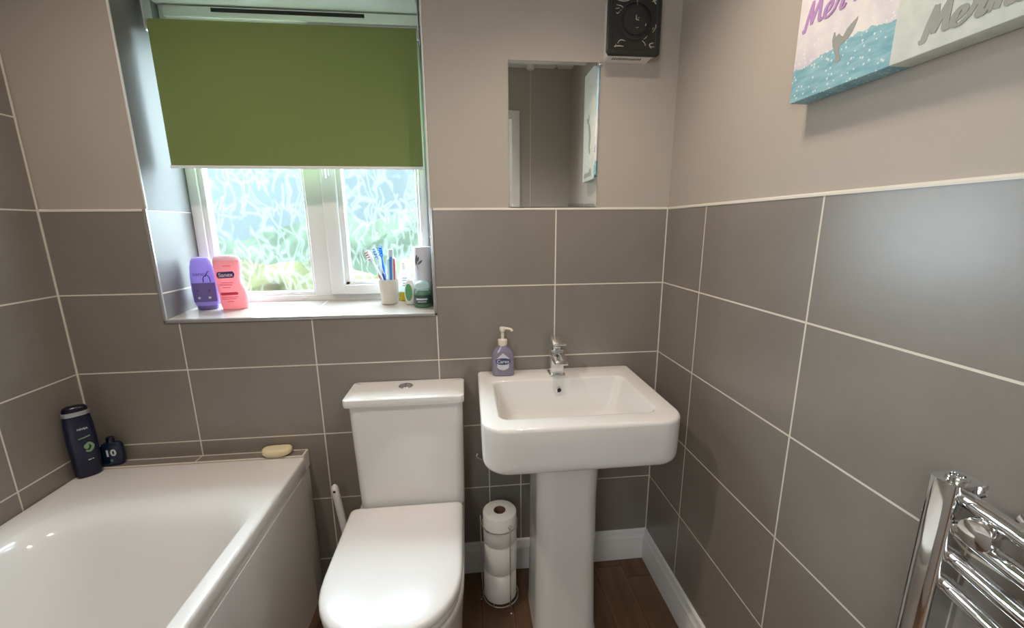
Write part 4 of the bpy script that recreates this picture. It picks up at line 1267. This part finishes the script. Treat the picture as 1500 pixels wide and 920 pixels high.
# glass candle jar with green wax
jx, jy, jr = -0.833, 0.086, 0.0305
jz = sillz(jy - 0.02) + 0.0005
jt = thing('candle_jar', 'lidded glass jar of green wax in front of the white canister', 'jar', (jx, jy, jz))
M_wax = plain('green_wax', srgb(96, 138, 116), 0.35, 0.08, 20)
M_wax_label = plain('dark_green_label', srgb(58, 88, 76), 0.4, 0.1, 60)
M_jarglass = plain('pale_jar_glass', srgb(206, 226, 222), 0.08, 0.02)
translucent(M_wax, 0.2, srgb(130, 180, 150)); translucent(M_jarglass, 0.5, srgb(220, 238, 234))
bm = nb(); lathe(bm, [(0.027, jz), (jr - 0.001, jz + 0.002), (jr, jz + 0.006), (jr, jz + 0.050), (jr - 0.003, jz + 0.056), (0.025, jz + 0.058)], jx, jy, 36)
obj('jar_body', bm, M_wax, jt)
bm = nb(); lathe(bm, [(0.024, jz + 0.058), (0.0255, jz + 0.060), (0.0245, jz + 0.064), (0.0275, jz + 0.066), (0.0275, jz + 0.072), (0.025, jz + 0.080), (0.019, jz + 0.087), (0.011, jz + 0.091), (0.003, jz + 0.092)], jx, jy, 36)
obj('jar_lid', bm, M_jarglass, jt)
fj = fcyl(jx, jy, jz, jr, 0)
bm = nb(); rings = []
for i in range(25):
    uu = -0.040 + 0.080 * i / 24
    rings.append([fj(uu, 0.012, 0), fj(uu, 0.044, 0), fj(uu, 0.044, 0.0006), fj(uu, 0.012, 0.0006)])
loft(bm, rings)
jl = obj('label', bm, M_wax_label, jt)
bm = nb()
ribbon(bm, [Vector((-0.022 + 0.005 * i, 0.030)) for i in range(9)], lambda t, tt: 0.0030, lambda u, v, d: fj(u, v, d + 0.0006), 0.0005)
ribbon(bm, [Vector((-0.016 + 0.005 * i, 0.021)) for i in range(7)], lambda t, tt: 0.0013, lambda u, v, d: fj(u, v, d + 0.0006), 0.0005)
obj('label_print', bm, M_label_pale, jl, smooth=False)

# --- toilet roll stand with three rolls
rx_, ry_ = -0.592, -0.145
stand = thing('toilet_roll_stand', 'chrome wire stand for spare toilet rolls beside the pedestal', 'stand', (rx_, ry_, 0))
bm = nb(); ring_tube(bm, rx_, ry_, 0.030, 0.0615, 0.0022); obj('base_ring', bm, M_chrome, stand)
bm = nb(); ring_tube(bm, rx_, ry_, 0.318, 0.0615, 0.0022); obj('top_ring', bm, M_chrome, stand)
bm = nb()
for a in (0, 60, 120):
    c_, s_ = cos(radians(a)) * 0.0615, sin(radians(a)) * 0.0615
    tube(bm, [(rx_ - c_, ry_ - s_, 0.030), (rx_ + c_, ry_ + s_, 0.030)], 0.0018, 8)
obj('base_spokes', bm, M_chrome, stand)
for a in (-64, 176, 56):
    c_, s_ = cos(radians(a)), sin(radians(a))
    bm = nb()
    R0 = 0.0655
    px, py = rx_ + c_ * R0, ry_ + s_ * R0
    pts = [(px + c_ * 0.004, py + s_ * 0.004, 0.004), (px, py, 0.03), (px, py, 0.335)]
    tube(bm, pts, 0.0021, 8)
    # curled eye at the top
    lp = [(px - s_ * 0.005 * sin(t * pi / 8), py + c_ * 0.005 * sin(t * pi / 8), 0.340 - 0.005 * cos(t * pi / 8)) for t in range(17)]
    tube(bm, lp, 0.0016, 8)
    lathe(bm, [(0.001, 0.0), (0.0038, 0.001), (0.0038, 0.005), (0.001, 0.0075)], px + c_ * 0.004, py + s_ * 0.004, 12)
    obj('upright', bm, M_chrome, stand)
labs = ['lowest white toilet roll in the chrome wire stand', 'middle white toilet roll in the chrome wire stand', 'topmost white toilet roll with its core showing in the wire stand']
for i, (dx, dy, r) in enumerate(((-0.002, 0.001, 0.0565), (0.001, 0.001, 0.0560), (0.0, 0.0, 0.0568))):
    z0, z1 = 0.0335 + i * 0.1105, 0.0335 + i * 0.1105 + 0.1095
    t = thing('toilet_roll', labs[i], 'toilet roll', (rx_ + dx, ry_ + dy, z0), 'spare rolls in the wire stand')
    bm = nb(); prof = [(0.0205, z0), (r - 0.003, z0), (r, z0 + 0.003), (r + 0.0002, z0 + 0.05), (r, z1 - 0.003), (r - 0.003, z1), (0.0205, z1)]
    rr = [ell(rx_ + dx, ry_ + dy, z, q, q, 40) for q, z in prof]
    loft(bm, rr + [rr[0]], False, False)
    bmesh.ops.remove_doubles(bm, verts=bm.verts, dist=1e-6)
    obj('paper', bm, M_paper, t, angle=50)
    bm = nb(); rr = [ell(rx_ + dx, ry_ + dy, z, q, q, 32) for q, z in ((0.0203, z0 + .001), (0.0203, z1 + 0.0005), (0.0188, z1 + 0.0005), (0.0188, z0 + .001))]
    loft(bm, rr + [rr[0]], False, False)
    bmesh.ops.remove_doubles(bm, verts=bm.verts, dist=1e-6)
    obj('core', bm, M_card, t, angle=50)

# --- toilet brush between the bath and the toilet
bx_, by_ = -1.100, -0.085
bt = thing('toilet_brush', 'white toilet brush standing in its holder between bath and toilet', 'toilet brush', (bx_, by_, 0))
bm = nb(); lathe(bm, [(0.040, 0), (0.044, 0.004), (0.042, 0.06), (0.046, 0.12), (0.044, 0.122), (0.040, 0.12), (0.037, 0.06), (0.036, 0.01), (0.002, 0.009)], bx_, by_, 32)
obj('holder', bm, M_gloss_white, bt)
bm = nb()
tube(bm, [(bx_ - 0.002, by_, 0.10), (bx_ - 0.012, by_, 0.2), (bx_ - 0.023, by_, 0.30), (bx_ - 0.034, by_, 0.40), (bx_ - 0.039, by_, 0.448), (bx_ - 0.040, by_, 0.458), (bx_ - 0.0405, by_, 0.463)], [.010, .0105, .0118, .0122, .0118, .009, .003], 16)
hn = obj('handle', bm, M_gloss_white, bt)
bm = nb(); disc_y(bm, bx_ - 0.0385, by_ - 0.0118, 0.443, [(0.0042, 0.004), (0.0042, -0.0008), (0.001, -0.0012)], 14)
obj('hanging_hole', bm, M_dark, hn)
bm = nb(); lathe(bm, [(0.006, 0.012), (0.026, 0.02), (0.030, 0.05), (0.026, 0.085), (0.008, 0.095)], bx_, by_, 24)
obj('brush_head', bm, M_wh, bt)

# --- chrome roll holder on the back wall, mostly behind the basin
rh = thing('roll_holder', 'chrome toilet roll holder on the wall half hidden behind the basin', 'roll holder', (-0.60, 0.0, 0.53))
bm = nb(); disc_y(bm, -0.600, 0.0, 0.545, [(0.022, 0.0), (0.022, -0.006), (0.019, -0.009), (0.002, -0.0095)], 24)
obj('wall_plate', bm, M_chrome, rh)
bm = nb(); tube(bm, smoothpts([(-0.600, -0.008, 0.545), (-0.602, -0.040, 0.543), (-0.606, -0.052, 0.525), (-0.620, -0.055, 0.505), (-0.640, -0.055, 0.503), (-0.657, -0.055, 0.508), (-0.664, -0.055, 0.517), (-0.660, -0.052, 0.526)], 5), 0.0036, 10)
obj('holder_arm', bm, M_chrome, rh)

# ================================================================= OUTSIDE
bm = nb()                     # outer face of this house, unseen, added to shade the garden
for a in ((-8, WX0 - 0.12, -0.4, 5.6), (WX1 + 0.12, 7, -0.4, 5.6), (WX0 - 0.12, WX1 + 0.12, -0.4, SZ - 0.1), (WX0 - 0.12, WX1 + 0.12, SOF + 0.1, 5.6)):
    box(bm, a[0], a[1], 0.305, 0.40, a[2], a[3])
box(bm, -8, 7, 0.305, 0.75, 5.6, 5.75)
obj('wall_outer', bm, plain('outer_brick', srgb(120, 84, 70), 0.9, 0.2, 12), kind='structure', smooth=False)
obj('trim_9', B(-12, 10, 0.4, 16, -0.4, -0.3), plain('lawn_green', srgb(46, 58, 36), 0.9, 0.2, 3), kind='structure')
def hedge_mesh(y0, top, amp, seed, nx=56, nz_=10):
    rnd = random.Random(seed)
    ph = [rnd.uniform(0, 6.28) for _ in range(4)]
    grid = []
    for j in range(nz_ + 1):
        row_ = []
        for i in range(nx + 1):
            x = -9 * y0 / 13 - 0.8 + (9 * y0 / 13 + 6) * i / nx
            t = j / nz_
            hgt = top + amp * (0.5 * sin(x * 1.1 + ph[0]) + 0.3 * sin(x * 2.7 + ph[1]) + 0.2 * sin(x * 5.1 + ph[2]))
            row_.append((x, y0 + 0.5 * t * t + rnd.uniform(-.10, .10), -0.3 + (hgt + 0.3) * t + rnd.uniform(-.04, .04)))
        grid.append(row_)
    grid.append([(x, y + 0.12, z - 0.35) for x, y, z in grid[-1]])
    grid.append([(x, y + 0.9, -0.3) for x, y, z in grid[-1]])
    bm = nb(); loft(bm, grid, False, False, closed=False)
    return bm
tag(obj('garden_hedge', hedge_mesh(4.2, 0.95, 0.35, 3), plain('hedge_leaf', srgb(62, 68, 30), 0.9, 0.35, 5), angle=80), 'blurred yellow-green bushes outside, low behind the patterned window glass', 'hedge')
tag(obj('garden_hedge', hedge_mesh(6.6, 1.42, 0.4, 5), plain('far_hedge_leaf', srgb(50, 64, 48), 0.9, 0.3, 4), angle=80), 'blurred grey-green hedge outside, higher behind the patterned window glass', 'hedge')
bm = nb(); box(bm, -7.2, 5, 9.5, 14, -0.3, 3.6, mi=0)  # house put in to keep bright sky out of the panes
slab(bm, -7.4, 5.3, [(9.2, 3.55), (11.75, 5.2), (14.3, 3.55), (14.3, 3.45), (9.2, 3.45)], 0.01)
obj('wall_neighbour', bm, plain('pale_render', srgb(58, 67, 68), 0.9, 0.05, 1), kind='structure', smooth=False)

scene.cursor.location = (0, 0, 0)
